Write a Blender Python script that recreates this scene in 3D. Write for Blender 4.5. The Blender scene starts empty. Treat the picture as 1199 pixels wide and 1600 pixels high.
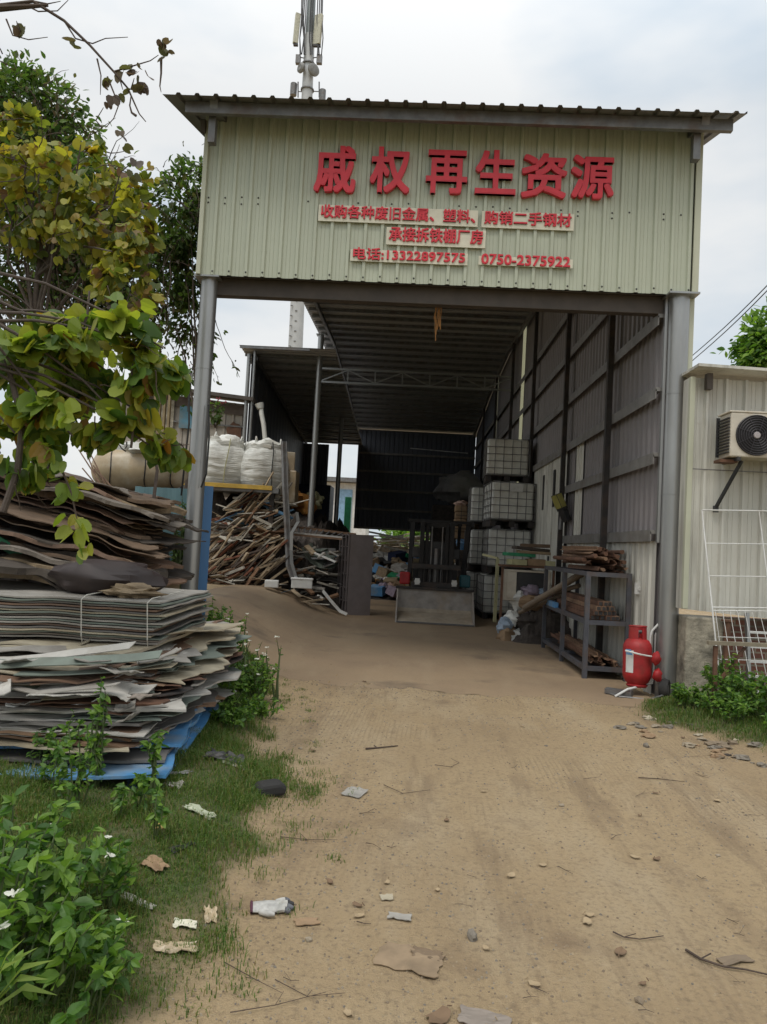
import bpy, math, random
import numpy as np
from math import radians, sin, cos, pi, sqrt, atan2, exp
from mathutils import Vector, Matrix, Euler, noise

SC = bpy.context.scene
COL = SC.collection
# ------------------------------------------------------------------ camera
YAW, PITCH, ROLL, FPX, PW, PH = radians(2.0), radians(2.6), radians(3.1), 1155.0, 1199, 1600
cam = bpy.data.cameras.new('camera'); camo = bpy.data.objects.new('camera', cam); COL.objects.link(camo)
cam.sensor_fit = 'VERTICAL'; cam.sensor_height = 36; cam.lens = 36 * FPX / PH
cam.clip_start = 0.05; cam.clip_end = 3000
RM = Matrix.Rotation(YAW, 3, 'Z') @ Matrix.Rotation(pi/2 + PITCH, 3, 'X') @ Matrix.Rotation(ROLL, 3, 'Z')
CAMP = Vector((0, 0, 1.5))
camo.matrix_world = Matrix.Translation(CAMP) @ RM.to_4x4()
SC.camera = camo
# ------------------------------------------------------------------ sky and sun
SUN_EL, SUN_AZ = radians(62), radians(205)      # azimuth clockwise from +Y: high, behind the photographer
w = bpy.data.worlds.new('World'); SC.world = w; w.use_nodes = True
nt = w.node_tree; nt.nodes.clear(); N = nt.nodes.new; L = nt.links.new
out = N('ShaderNodeOutputWorld'); bg = N('ShaderNodeBackground'); bg.inputs['Strength'].default_value = 0.12
sky = N('ShaderNodeTexSky'); sky.sky_type = 'NISHITA'; sky.sun_disc = False
sky.sun_elevation = SUN_EL; sky.sun_rotation = SUN_AZ; sky.air_density = 1.2; sky.dust_density = 3
tc = N('ShaderNodeTexCoord'); mp = N('ShaderNodeMapping'); mp.inputs['Scale'].default_value = (1, 1, 2.6)
nz = N('ShaderNodeTexNoise'); nz.inputs['Scale'].default_value = 2.1; nz.inputs['Detail'].default_value = 5; nz.inputs['Roughness'].default_value = .5
rp = N('ShaderNodeValToRGB'); rp.color_ramp.elements[0].position = .34; rp.color_ramp.elements[1].position = .56
rp.color_ramp.elements[0].color = (3.8, 4.4, 4.95, 1); rp.color_ramp.elements[1].color = (5.8, 5.85, 5.8, 1)
sx = N('ShaderNodeSeparateXYZ'); mr = N('ShaderNodeMapRange')      # an overcast sky is brighter towards the zenith
mr.inputs['From Min'].default_value = .5; mr.inputs['From Max'].default_value = 1; mr.inputs['To Min'].default_value = 1; mr.inputs['To Max'].default_value = 2.1
mul = N('ShaderNodeVectorMath'); mul.operation = 'SCALE'
mix = N('ShaderNodeMix'); mix.data_type = 'RGBA'; mix.inputs['Factor'].default_value = .9
L(tc.outputs['Generated'], mp.inputs['Vector']); L(mp.outputs[0], nz.inputs['Vector']); L(nz.outputs['Fac'], rp.inputs[0])
L(tc.outputs['Generated'], sx.inputs[0]); L(sx.outputs['Z'], mr.inputs['Value'])
L(rp.outputs[0], mul.inputs[0]); L(mr.outputs[0], mul.inputs['Scale'])
L(sky.outputs[0], mix.inputs['A']); L(mul.outputs[0], mix.inputs['B']); L(mix.outputs['Result'], bg.inputs[0]); L(bg.outputs[0], out.inputs[0])
sl = bpy.data.lights.new('sun', 'SUN'); sl.energy = 1.1; sl.angle = radians(25); sl.color = (1, .95, .87)
so = bpy.data.objects.new('sun', sl); COL.objects.link(so); so.location = (0, -10, 30)
sd = Vector((sin(SUN_AZ)*cos(SUN_EL), cos(SUN_AZ)*cos(SUN_EL), sin(SUN_EL)))
so.rotation_euler = (-sd).to_track_quat('-Z', 'Y').to_euler()
vs = SC.view_settings; vs.view_transform = 'Standard'; vs.look = 'None'; vs.exposure = 0.36; vs.gamma = 1
SC.cycles.max_bounces = 8; SC.cycles.diffuse_bounces = 5; SC.cycles.transparent_max_bounces = 8
SC.cycles.sample_clamp_indirect = 6
# ------------------------------------------------------------------ helpers
R = random.Random(11)
U = R.uniform
def px(x, y, Y):
    """point of the plane Y seen at pixel x, y of the photograph (used to survey real positions)"""
    d = RM @ Vector(((x-PW/2)/FPX, -(y-PH/2)/FPX, -1)); return CAMP + d*(Y/d.y)
def pz(x, y, z):
    d = RM @ Vector(((x-PW/2)/FPX, -(y-PH/2)/FPX, -1)); return CAMP + d*((z-1.5)/d.z)
def ss(t): t = min(1, max(0, t)); return t*t*(3-2*t)
def lerp(a, b, t): return a + (b-a)*t
def fbm(x, y, s, o=3):
    v = 0; a = 1
    for i in range(o): v += a*noise.noise((x*s, y*s, 3.7+i)); s *= 2.1; a *= .5
    return v
def verge_l(y):         # right-hand edge of the grass on the left of the road
    pts = [(1.5, -.75), (2.4, -.62), (2.8, -.72), (3.3, -.55), (4.0, -.52), (4.5, -.48), (5.2, -.85), (6.2, -1.05), (7.2, -1.15), (8.3, -1.4), (9, -2.0)]
    for (a, b), (c, d) in zip(pts, pts[1:]):
        if y <= c: return lerp(b, d, max(0, (y-a)/(c-a)))
    return -2.1
def verge_r(y):
    pts = [(3, 3.4), (5.2, 3.2), (6.0, 2.85), (6.6, 2.55), (7.3, 2.25), (7.8, 2.3), (8.3, 2.9)]
    for (a, b), (c, d) in zip(pts, pts[1:]):
        if y <= c: return lerp(b, d, max(0, (y-a)/(c-a)))
    return 3.0
def gh(x, y, fine=True):
    h = .56*ss((-1.0-x)/2.0)*ss((y-6.3)/2.8)
    if y < 9: h = max(h, .13*ss((verge_l(y)-x+.05)/.7) + .10*ss((-1.3-x)/1.0))
    if 3 < y < 8.3: h += .08*ss((x-verge_r(y))/.5)
    if y > 40: h += 0
    if fine and y < 14 and abs(x) < 6:
        h += .012*fbm(x, y, 1.1) + .005*noise.noise((x*7, y*7, 1.3)) + .0022*noise.noise((x*23, y*23, 5))
        for rx in (.25, 1.35):                                   # shallow wheel ruts
            c = rx + .12*sin(y*.5) - .05*(y-3)
            h -= .012*exp(-((x-c)/.16)**2)*ss((8-y)/2)
    return h
LOC = {}
def setp(o, label=None, cat=None, group=None, kind=None):
    if label: o['label'] = label
    if cat: o['category'] = cat
    if group: o['group'] = group
    if kind: o['kind'] = kind
    return o
def thing(name, label, cat, loc=(0, 0, 0), group=None):
    o = bpy.data.objects.new(name, None); COL.objects.link(o); o.empty_display_size = .2
    o.location = loc; LOC[o.name] = Vector(loc); return setp(o, label, cat, group)
class MB:
    def __init__(s): s.v = []; s.f = []; s.m = []; s.cur = 0
    def add(s, vs, fs, M=None):
        b = len(s.v)
        if M is not None: vs = [M @ Vector(v) for v in vs]
        s.v += [tuple(v) for v in vs]; s.f += [tuple(b+i for i in f) for f in fs]; s.m += [s.cur]*len(fs); return s
    def box(s, c, d, M=None):
        x, y, z = d[0]/2, d[1]/2, d[2]/2; c = Vector(c)
        vs = [c+Vector(q) for q in ((-x,-y,-z),(x,-y,-z),(x,y,-z),(-x,y,-z),(-x,-y,z),(x,-y,z),(x,y,z),(-x,y,z))]
        return s.add(vs, [(0,3,2,1),(4,5,6,7),(0,1,5,4),(1,2,6,5),(2,3,7,6),(3,0,4,7)], M)
    def bar(s, a, b, w, h=None, up=(0, 0, 1)):
        a, b = Vector(a), Vector(b); h = h or w; d = (b-a)
        if d.length < 1e-6: return s
        z = d.normalized(); x = Vector(up).cross(z)
        if x.length < 1e-3: x = Vector((1, 0, 0)).cross(z)
        x.normalize(); y = z.cross(x)
        M = Matrix((x, y, z)).transposed().to_4x4(); M.translation = (a+b)/2
        return s.box((0, 0, 0), (w, h, d.length), M)
    def tube(s, pts, r, n=8, cap=True):
        pts = [Vector(p) for p in pts]; k = len(pts); rr = r if hasattr(r, '__len__') else [r]*k
        t0 = (pts[1]-pts[0]).normalized(); x = t0.orthogonal().normalized(); vs = []
        for i, p in enumerate(pts):
            t = (pts[min(i+1, k-1)]-pts[max(i-1, 0)])
            t = t.normalized() if t.length > 1e-9 else t0
            x = (x - t*x.dot(t)); x = x.normalized() if x.length > 1e-6 else t.orthogonal().normalized(); y = t.cross(x)
            vs += [p + (x*cos(2*pi*j/n)+y*sin(2*pi*j/n))*rr[i] for j in range(n)]
        fs = [(i*n+j, i*n+(j+1) % n, (i+1)*n+(j+1) % n, (i+1)*n+j) for i in range(k-1) for j in range(n)]
        if cap: fs += [tuple(range(n-1, -1, -1)), tuple((k-1)*n+j for j in range(n))]
        return s.add(vs, fs)
    def lathe(s, prof, n=24, M=None):
        vs = [(r*cos(2*pi*j/n), r*sin(2*pi*j/n), z) for r, z in prof for j in range(n)]
        fs = [(i*n+j, i*n+(j+1) % n, (i+1)*n+(j+1) % n, (i+1)*n+j) for i in range(len(prof)-1) for j in range(n)]
        if prof[0][0] > 1e-4: fs.append(tuple(range(n-1, -1, -1)))
        if prof[-1][0] > 1e-4: fs.append(tuple((len(prof)-1)*n+j for j in range(n)))
        return s.add(vs, fs, M)
    def strip(s, A, B):
        n = len(A); return s.add(list(A)+list(B), [(i, i+1, n+i+1, n+i) for i in range(n-1)])
    def prism(s, poly, axis, t, M=None):
        """polygon of (a, b) extruded by t along +axis ('x','y','z')"""
        n = len(poly)
        def P(a, b, c): return {'x': (c, a, b), 'y': (a, c, b), 'z': (a, b, c)}[axis]
        vs = [P(a, b, 0) for a, b in poly] + [P(a, b, t) for a, b in poly]
        fs = [tuple(range(n)), tuple(range(2*n-1, n-1, -1))] + [(i, (i+1) % n, n+(i+1) % n, n+i) for i in range(n)]
        return s.add(vs, fs, M)
    def build(s, name, mat, parent=None, loc=None, smooth=False, bevel=0, recalc=True):
        off = LOC[parent.name] if parent else Vector(loc or (0, 0, 0))
        me = bpy.data.meshes.new(name); me.from_pydata([(v[0]-off[0], v[1]-off[1], v[2]-off[2]) for v in s.v], [], s.f)
        for m in (mat if isinstance(mat, (list, tuple)) else [mat]): me.materials.append(m)
        if len(me.materials) > 1: me.polygons.foreach_set('material_index', s.m)
        if recalc:
            import bmesh
            bm = bmesh.new(); bm.from_mesh(me); bmesh.ops.recalc_face_normals(bm, faces=bm.faces); bm.to_mesh(me); bm.free()
        if smooth:
            me.polygons.foreach_set('use_smooth', [True]*len(me.polygons))
            try: me.set_sharp_from_angle(angle=radians(40))
            except Exception: pass
        me.update(); o = bpy.data.objects.new(name, me); COL.objects.link(o)
        if parent: o.parent = parent
        else: o.location = off
        LOC[o.name] = off
        if bevel:
            b = o.modifiers.new('bevel', 'BEVEL'); b.width = bevel; b.segments = 2; b.limit_method = 'ANGLE'
        return o
def copy_tree(o, parent=None):
    c = o.copy(); COL.objects.link(c); LOC[c.name] = LOC.get(o.name, Vector())
    if parent: c.parent = parent
    for ch in list(o.children): copy_tree(ch, c)
    return c
# ------------------------------------------------------------------ materials
def sr(r, g, b):
    f = lambda c: (c/255/12.92 if c/255 <= .04045 else ((c/255+.055)/1.055)**2.4)
    return (f(r), f(g), f(b), 1)
def col(c): return (c[0], c[1], c[2], 1)
class Mt:
    def __init__(s, name, rough=.7, metal=0, coat=0):
        s.m = bpy.data.materials.new(name); s.m.use_nodes = True; s.t = s.m.node_tree; s.t.nodes.clear()
        s.o = s.n('ShaderNodeOutputMaterial'); s.p = s.n('ShaderNodeBsdfPrincipled'); s.l(s.p.outputs[0], s.o.inputs[0])
        s.p.inputs['Roughness'].default_value = rough; s.p.inputs['Metallic'].default_value = metal
        s.tc = s.n('ShaderNodeTexCoord').outputs['Object']; s.c = None
    def n(s, k): return s.t.nodes.new(k)
    def l(s, a, b): s.t.links.new(a, b)
    def noise(s, scale, detail=4, rough=.55, stretch=None, off=0):
        v = s.tc
        if stretch or off:
            mp = s.n('ShaderNodeMapping'); mp.inputs['Scale'].default_value = stretch or (1, 1, 1); mp.inputs['Location'].default_value = (off, off*.7, off*1.3)
            s.l(v, mp.inputs['Vector']); v = mp.outputs[0]
        t = s.n('ShaderNodeTexNoise'); t.inputs['Scale'].default_value = scale; t.inputs['Detail'].default_value = detail; t.inputs['Roughness'].default_value = rough
        s.l(v, t.inputs['Vector']); return t.outputs['Fac']
    def ramp(s, fac, a, b):
        r = s.n('ShaderNodeMapRange'); r.inputs['From Min'].default_value = a; r.inputs['From Max'].default_value = b
        s.l(fac, r.inputs['Value']); return r.outputs[0]
    def base(s, c):
        if s.c is None: s.c = col(c)
        return s
    def over(s, fac, c, amt=1):
        mx = s.n('ShaderNodeMix'); mx.data_type = 'RGBA'
        if amt != 1:
            mm = s.n('ShaderNodeMath'); mm.operation = 'MULTIPLY'; mm.inputs[1].default_value = amt; s.l(fac, mm.inputs[0]); fac = mm.outputs[0]
        s.l(fac, mx.inputs['Factor'])
        if isinstance(s.c, tuple): mx.inputs['A'].default_value = s.c
        else: s.l(s.c, mx.inputs['A'])
        mx.inputs['B'].default_value = col(c); s.c = mx.outputs['Result']; return s
    def bump(s, fac, dist=.01, strength=.6):
        b = s.n('ShaderNodeBump'); b.inputs['Distance'].default_value = dist; b.inputs['Strength'].default_value = strength
        s.l(fac, b.inputs['Height']); s.l(b.outputs[0], s.p.inputs['Normal']); return s
    def done(s):
        if isinstance(s.c, tuple): s.p.inputs['Base Color'].default_value = s.c
        else: s.l(s.c, s.p.inputs['Base Color'])
        return s.m
def simple(name, c, rough=.6, metal=0, var=.35, scale=6, dirt=None, damt=.6, bump=.0, stretch=None):
    m = Mt(name, rough, metal).base(c)
    m.over(m.ramp(m.noise(scale, 5, .6, stretch), .35, .7), tuple(x*(1-var) for x in c[:3]))
    if dirt: m.over(m.ramp(m.noise(scale*.45, 6, .65, stretch, 7), .48, .68), dirt, damt)
    if bump: m.bump(m.noise(scale*4, 4), bump)
    return m.done()
M = {}
VS = (9, 9, .5)    # vertical rain streaks
def panel(name, c, streak, samt=.5, spots=None, spamt=.5, rough=.45):
    m = Mt(name, rough).base(c)
    m.over(m.ramp(m.noise(1.2, 5), .3, .75), tuple(x*.82 for x in c))
    m.over(m.ramp(m.noise(1.3, 5, .6, VS), .47, .72), streak, samt)
    m.over(m.ramp(m.noise(.8, 5, .65, (1.5, 1.5, .6), 4), .5, .75), streak, samt*.8)
    if spots: m.over(m.ramp(m.noise(5, 6, .7, None, 9), .60, .70), spots, spamt)
    m.over(m.ramp(m.noise(1.25, 1, .5, (1, 1, .012), 6), .46, .54), tuple(x*.86 for x in c), .6)      # neighbouring sheets differ in tone
    m.bump(m.noise(1.7, 3), .02, .45)
    return m.done()
M['facade'] = panel('pale_green_sheet', (.475, .505, .395), (.31, .32, .24), .4)
M['whitesheet'] = panel('weathered_white_sheet', (.60, .59, .53), (.22, .205, .17), .8, (.30, .22, .14), .35, .6)
M['oldwhite'] = panel('old_cream_sheet', (.42, .38, .33), (.20, .16, .12), .8, (.13, .06, .03), .7, .7)
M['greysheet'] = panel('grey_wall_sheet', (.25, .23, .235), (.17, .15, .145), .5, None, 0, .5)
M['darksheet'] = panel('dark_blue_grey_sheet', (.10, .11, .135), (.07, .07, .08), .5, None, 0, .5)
M['roof'] = panel('grey_roof_sheet', (.19, .18, .165), (.10, .09, .08), .5, None, 0, .5)
M['roofin'] = panel('ceiling_sheet', (.33, .32, .315), (.17, .16, .155), .5, None, 0, .4)
M['trim'] = panel('pale_green_trim', (.50, .51, .39), (.32, .31, .22), .4)
def frp():
    m = bpy.data.materials.new('translucent_strip'); m.use_nodes = True; t = m.node_tree; t.nodes.clear()
    o = t.nodes.new('ShaderNodeOutputMaterial'); a = t.nodes.new('ShaderNodeBsdfDiffuse'); b = t.nodes.new('ShaderNodeBsdfTranslucent'); x = t.nodes.new('ShaderNodeMixShader')
    a.inputs[0].default_value = (.6, .6, .45, 1); b.inputs[0].default_value = (.62, .63, .46, 1); x.inputs[0].default_value = .7
    t.links.new(a.outputs[0], x.inputs[1]); t.links.new(b.outputs[0], x.inputs[2]); t.links.new(x.outputs[0], o.inputs[0]); return m
M['frp'] = frp()
M['galv'] = simple('galvanised_steel', (.34, .345, .34), .36, .7, .16, 3, (.27, .26, .24), .4, 0, (2, 2, .5))
M['steel'] = simple('dull_steel', (.20, .20, .20), .5, .5, .4, 8, (.13, .08, .05), .5)
M['darksteel'] = simple('dark_steel', (.04, .036, .034), .75, 0, .4, 8, (.10, .06, .04), .5)
M['beam'] = simple('brown_painted_beam', (.085, .068, .055), .6, .1, .35, 4, (.05, .04, .035), .6)
M['girt'] = simple('grey_girt', (.25, .24, .225), .5, .3, .35, 6, (.11, .08, .06), .5)
M['rackgrey'] = simple('grey_rack_paint', (.085, .09, .105), .5, .1, .3, 9, (.13, .08, .05), .5)
M['red'] = simple('red_sign_letter', (.62, .025, .04), .4, 0, .15, 9)
M['redcyl'] = simple('red_cylinder_paint', (.40, .016, .018), .55, 0, .4, 9, (.17, .035, .025), .7)
M['board'] = simple('cream_sign_board', (.66, .63, .50), .5, 0, .15, 8, (.52, .49, .37), .5)
M['white'] = simple('white_paint', (.66, .66, .64), .5, 0, .2, 8, (.40, .37, .32), .5)
M['whiteplastic'] = simple('dull_white_plastic', (.74, .74, .69), .45, 0, .15, 7, (.52, .48, .42), .5)
M['foam'] = simple('white_foam', (.72, .72, .69), .8, 0, .12, 9, (.5, .45, .38), .5)
M['bag'] = simple('woven_white_bag', (.60, .60, .57), .65, 0, .22, 5, (.40, .37, .32), .7, .01)
def bagmat():
    m = Mt('woven_bulk_bag', .6).base((.66, .67, .64)); m.over(m.ramp(m.noise(3, 5), .4, .7), (.48, .47, .43)); m.over(m.ramp(m.noise(2, 5, .6, (1, 1, .8), 5), .56, .75), (.36, .32, .27), .6)
    a = m.noise(2.2, 5, .6, (1, 1, 6)); m.bump(a, .06, .8); return m.done()
M['bulk'] = bagmat()
M['blue'] = panel('blue_sheet', (.055, .17, .36), (.10, .13, .17), .6, (.22, .24, .24), .5, .5)
M['teal'] = panel('teal_sheet', (.12, .22, .24), (.09, .12, .12), .7, (.22, .2, .16), .5, .6)
M['bluetop'] = simple('sky_blue_metal_sheet', (.10, .30, .58), .4, .1, .3, 6, (.30, .33, .33), .7)
M['concrete'] = simple('stained_concrete', (.40, .36, .28), .9, 0, .55, 7, (.085, .078, .06), .9, .02)
M['yellow'] = simple('yellow_plank', (.55, .36, .06), .6, 0, .3, 6, (.3, .2, .08), .5)
M['rust'] = simple('rusty_steel', (.17, .085, .05), .8, .1, .5, 9, (.07, .04, .03), .7, .003)
M['rustlight'] = simple('light_rusty_steel', (.27, .165, .10), .75, .1, .4, 9, (.12, .07, .045), .6, .003)
M['tyre'] = simple('black_rubber', (.025, .024, .023), .85, 0, .3, 9, (.07, .06, .05), .5)
M['black'] = simple('black_paint', (.03, .03, .032), .5, .1, .3, 8, (.07, .055, .045), .5)
M['forklift'] = simple('dark_forklift_paint', (.017, .016, .016), .8, 0, .35, 6, (.03, .024, .02), .6)
M['bucket'] = simple('worn_bucket_steel', (.36, .33, .30), .55, .1, .4, 5, (.30, .23, .16), .7)
M['locker'] = simple('grey_brown_cabinet_paint', (.20, .175, .175), .45, .1, .2, 4, (.14, .11, .10), .5)
M['cream'] = simple('cream_metal', (.58, .53, .44), .45, 0, .2, 6, (.36, .27, .17), .6)
M['grille'] = simple('dark_fan_grille', (.035, .03, .035), .5, .1, .3, 8)
M['hub'] = simple('pale_fan_hub', (.42, .38, .38), .5)
M['cardboard'] = simple('cardboard', (.30, .20, .115), .85, 0, .35, 5, (.15, .10, .06), .6)
M['tape'] = simple('pinkish_paper', (.48, .33, .27), .8)
M['tarp'] = simple('beige_film_roll', (.46, .36, .23), .25, 0, .3, 4, (.60, .57, .48), .7)
M['rope'] = simple('orange_rope', (.30, .14, .04), .9)
M['cable'] = simple('black_cable', (.02, .02, .02), .6)
M['string'] = simple('pale_string', (.55, .53, .47), .8)
M['green'] = simple('green_plastic', (.03, .26, .12), .5)
M['orange'] = simple('orange_cloth', (.45, .20, .04), .8, 0, .4)
M['navy'] = simple('navy_sheet', (.02, .03, .075), .6)
M['purple'] = simple('mauve_plastic_bag', (.30, .24, .30), .55, 0, .4, 9)
M['tealpaint'] = simple('teal_paint', (.02, .13, .16), .5)
M['paleyellow'] = simple('pale_yellow_paint', (.45, .43, .24), .5)
M['brick'] = None
def brick():
    m = Mt('old_red_brick', .9); b = m.n('ShaderNodeTexBrick'); mp = m.n('ShaderNodeMapping'); mp.inputs['Rotation'].default_value = (pi/2, 0, 0)
    m.l(m.tc, mp.inputs[0]); m.l(mp.outputs[0], b.inputs['Vector']); b.inputs['Scale'].default_value = 1
    b.inputs['Brick Width'].default_value = .23; b.inputs['Row Height'].default_value = .07; b.inputs['Mortar Size'].default_value = .01
    b.inputs['Color1'].default_value = (.22, .085, .055, 1); b.inputs['Color2'].default_value = (.15, .065, .05, 1); b.inputs['Mortar'].default_value = (.25, .21, .16, 1)
    m.c = b.outputs['Color']; m.over(m.ramp(m.noise(3, 5), .45, .65), (.07, .06, .045), .8); m.bump(b.outputs['Fac'], -.01); return m.done()
M['brick'] = brick()
SHEET = [simple('scrap_sheet_'+n, c, .6, 0, .35, 4, d, .75, .003) for n, c, d in (
    ('pale_grey', (.34, .32, .285), (.15, .125, .10)), ('cream', (.42, .37, .27), (.22, .16, .09)), ('dark_grey', (.16, .15, .14), (.07, .06, .05)),
    ('dirty_white', (.47, .45, .41), (.24, .20, .15)), ('grey_green', (.19, .225, .19), (.10, .10, .08)), ('brown', (.19, .115, .075), (.08, .055, .04)),
    ('taupe', (.25, .21, .175), (.10, .08, .06)))]
BOARD = [simple('old_board_'+n, c, .8, 0, .45, 5, d, .7, .006, (1, 6, 6)) for n, c, d in (
    ('brown', (.16, .105, .065), (.06, .045, .03)), ('dark', (.07, .055, .042), (.03, .025, .02)), ('buff', (.31, .23, .14), (.12, .085, .05)), ('grey', (.20, .17, .14), (.08, .065, .05)))]
WOOD = [simple('timber_'+n, c, .8, 0, .4, 6, d, .6) for n, c, d in (
    ('pale', (.46, .36, .24), (.25, .17, .1)), ('brown', (.22, .12, .065), (.1, .06, .035)), ('red_brown', (.24, .09, .05), (.1, .05, .03)),
    ('grey', (.25, .22, .18), (.12, .1, .08)), ('white', (.58, .55, .48), (.35, .3, .22)), ('blue', (.08, .19, .32), (.1, .12, .14)), ('dark', (.08, .055, .04), (.05, .04, .03)))]
def leafmat(name, cols, trans=.45, rough=.5):
    m = bpy.data.materials.new(name); m.use_nodes = True; t = m.node_tree; t.nodes.clear(); n = t.nodes.new; l = t.links.new
    o = n('ShaderNodeOutputMaterial'); p = n('ShaderNodeBsdfPrincipled'); tr = n('ShaderNodeBsdfTranslucent'); x = n('ShaderNodeMixShader')
    g = n('ShaderNodeNewGeometry'); r = n('ShaderNodeValToRGB'); e = r.color_ramp.elements
    while len(e) < len(cols): e.new(.5)
    acc = 0; tot = sum(c[1] for c in cols)
    for i, (c, wt) in enumerate(cols): e[i].position = acc/tot; e[i].color = col(c); acc += wt
    r.color_ramp.interpolation = 'LINEAR'
    l(g.outputs['Random Per Island'], r.inputs[0]); l(r.outputs[0], p.inputs['Base Color'])
    hs = n('ShaderNodeHueSaturation'); hs.inputs['Value'].default_value = 1.5; hs.inputs['Saturation'].default_value = 1.1; l(r.outputs[0], hs.inputs['Color']); l(hs.outputs[0], tr.inputs[0])
    p.inputs['Roughness'].default_value = rough; x.inputs[0].default_value = trans
    l(p.outputs[0], x.inputs[1]); l(tr.outputs[0], x.inputs[2]); l(x.outputs[0], o.inputs[0]); return m
LF = {}
LF['bau'] = leafmat('bauhinia_leaf', [((.06, .12, .024), 2.5), ((.11, .18, .03), 3), ((.18, .25, .036), 3), ((.28, .33, .05), 2.5), ((.30, .27, .04), .6), ((.22, .10, .025), .15)], .5)
LF['yel'] = leafmat('yellowing_leaf', [((.08, .11, .024), 2.5), ((.14, .175, .03), 3), ((.24, .26, .04), 3), ((.36, .35, .055), 2.4), ((.36, .28, .05), .7), ((.16, .09, .04), .4)], .5)
LF['vine'] = leafmat('vine_leaf', [((.04, .075, .018), 3), ((.07, .125, .025), 3), ((.11, .18, .035), 2), ((.10, .10, .035), .8)], .5)
LF['dry'] = leafmat('withered_leaf', [((.06, .043, .03), 3), ((.11, .075, .045), 3), ((.09, .09, .03), 2)])
LF['weed'] = leafmat('weed_leaf', [((.045, .11, .02), 3), ((.08, .175, .028), 3), ((.18, .30, .048), 2.2)])
LF['grass'] = leafmat('grass_blade', [((.055, .115, .02), 3), ((.09, .165, .027), 3), ((.14, .20, .038), 1.6), ((.22, .18, .07), .35)], .4)
LF['bright'] = leafmat('bright_grass_blade', [((.15, .24, .04), 1), ((.2, .28, .05), 1)], .4)
LF['petal'] = leafmat('white_petal', [((.75, .75, .7), 1), ((.7, .7, .62), 1)], .3)
LF['redpetal'] = leafmat('red_petal', [((.4, .05, .07), 1), ((.35, .07, .1), 1)], .3)
M['bark'] = simple('bark', (.11, .085, .07), .9, 0, .4, 10, (.05, .04, .035), .6, .01)
M['twig'] = simple('brown_twig', (.085, .06, .045), .9, 0, .4, 10)
M['stem'] = simple('green_stem', (.07, .10, .03), .7)
# ------------------------------------------------------------------ leaf builders
T_POINT = (np.array([(0,0,0),(.20,.22,.05),(.26,.48,.06),(.14,.8,.03),(0,1,-.04),(-.14,.8,.03),(-.26,.48,.06),(-.20,.22,.05),(0,.48,0)], float),
           [(0,1,2,8),(8,2,3,4),(8,4,5,6),(0,8,6,7)])
T_BAU = (np.array([(0,0,0),(.30,-.05,.10),(.52,.16,.17),(.56,.5,.18),(.45,.85,.14),(.24,1,.08),(0,.68,0),(-.30,-.05,.10),(-.52,.16,.17),(-.56,.5,.18),(-.45,.85,.14),(-.24,1,.08)], float),
         [(0,1,2,3,4,5,6),(0,6,11,10,9,8,7)])
T_SMALL = (np.array([(0,0,0),(.27,.35,.05),(.2,.75,.02),(0,1,-.03),(-.2,.75,.02),(-.27,.35,.05)], float), [(0,1,2,3),(0,3,4,5)])
def leaves(name, mat, P, size, tmpl, seed, parent=None, axis=None, droop=.5, up=.8, loc=None):
    """P: Nx3 leaf bases; axis: Nx3 preferred outward directions"""
    g = np.random.default_rng(seed); P = np.asarray(P, float); n = len(P)
    a = g.normal(size=(n, 3))
    if axis is not None: a = a*.6 + np.asarray(axis)*1.2
    a[:, 2] -= droop; a /= np.linalg.norm(a, axis=1)[:, None]+1e-9
    nn = g.normal(size=(n, 3)); nn[:, 2] += up*1.6; nn[:, 1] -= .5*up
    nn -= a*(nn*a).sum(1)[:, None]; nn /= np.linalg.norm(nn, axis=1)[:, None]+1e-9
    sd_ = np.cross(a, nn); sz = (size if np.ndim(size) else np.full(n, size))*g.uniform(.65, 1.25, n)
    tv, tf = tmpl; k = len(tv)
    cv = g.uniform(.4, 2.2, n)                     # each leaf folds and curls differently
    X = tv[None, :, 0, None]; Yt = tv[None, :, 1, None]; Z = tv[None, :, 2, None]*cv[:, None, None] - .22*(tv[None, :, 1, None]**2)*g.uniform(-.3, 1.4, n)[:, None, None]
    V = P[:, None, :] + sz[:, None, None]*(sd_[:, None, :]*X + a[:, None, :]*Yt + nn[:, None, :]*Z)
    off = np.array(LOC[parent.name]) if parent else np.array(loc or (0, 0, 0))
    V = V.reshape(-1, 3) - off
    F = [tuple(b+i for i in f) for b in range(0, n*k, k) for f in tf]
    me = bpy.data.meshes.new(name); me.from_pydata(V.tolist(), [], F); me.materials.append(mat); me.update()
    o = bpy.data.objects.new(name, me); COL.objects.link(o); LOC[o.name] = Vector(off)
    if parent: o.parent = parent
    else: o.location = off
    return o
def wander(p, d, ln, n, jit, grav=0):
    p = Vector(p); d = Vector(d).normalized(); out_ = [p.copy()]
    for i in range(n):
        d = (d + Vector((U(-jit, jit), U(-jit, jit), U(-jit, jit)-grav))).normalized(); p = p + d*(ln/n); out_.append(p.copy())
    return out_
def taper(a, b, n): return [lerp(a, b, i/(n-1)) for i in range(n)]
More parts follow.
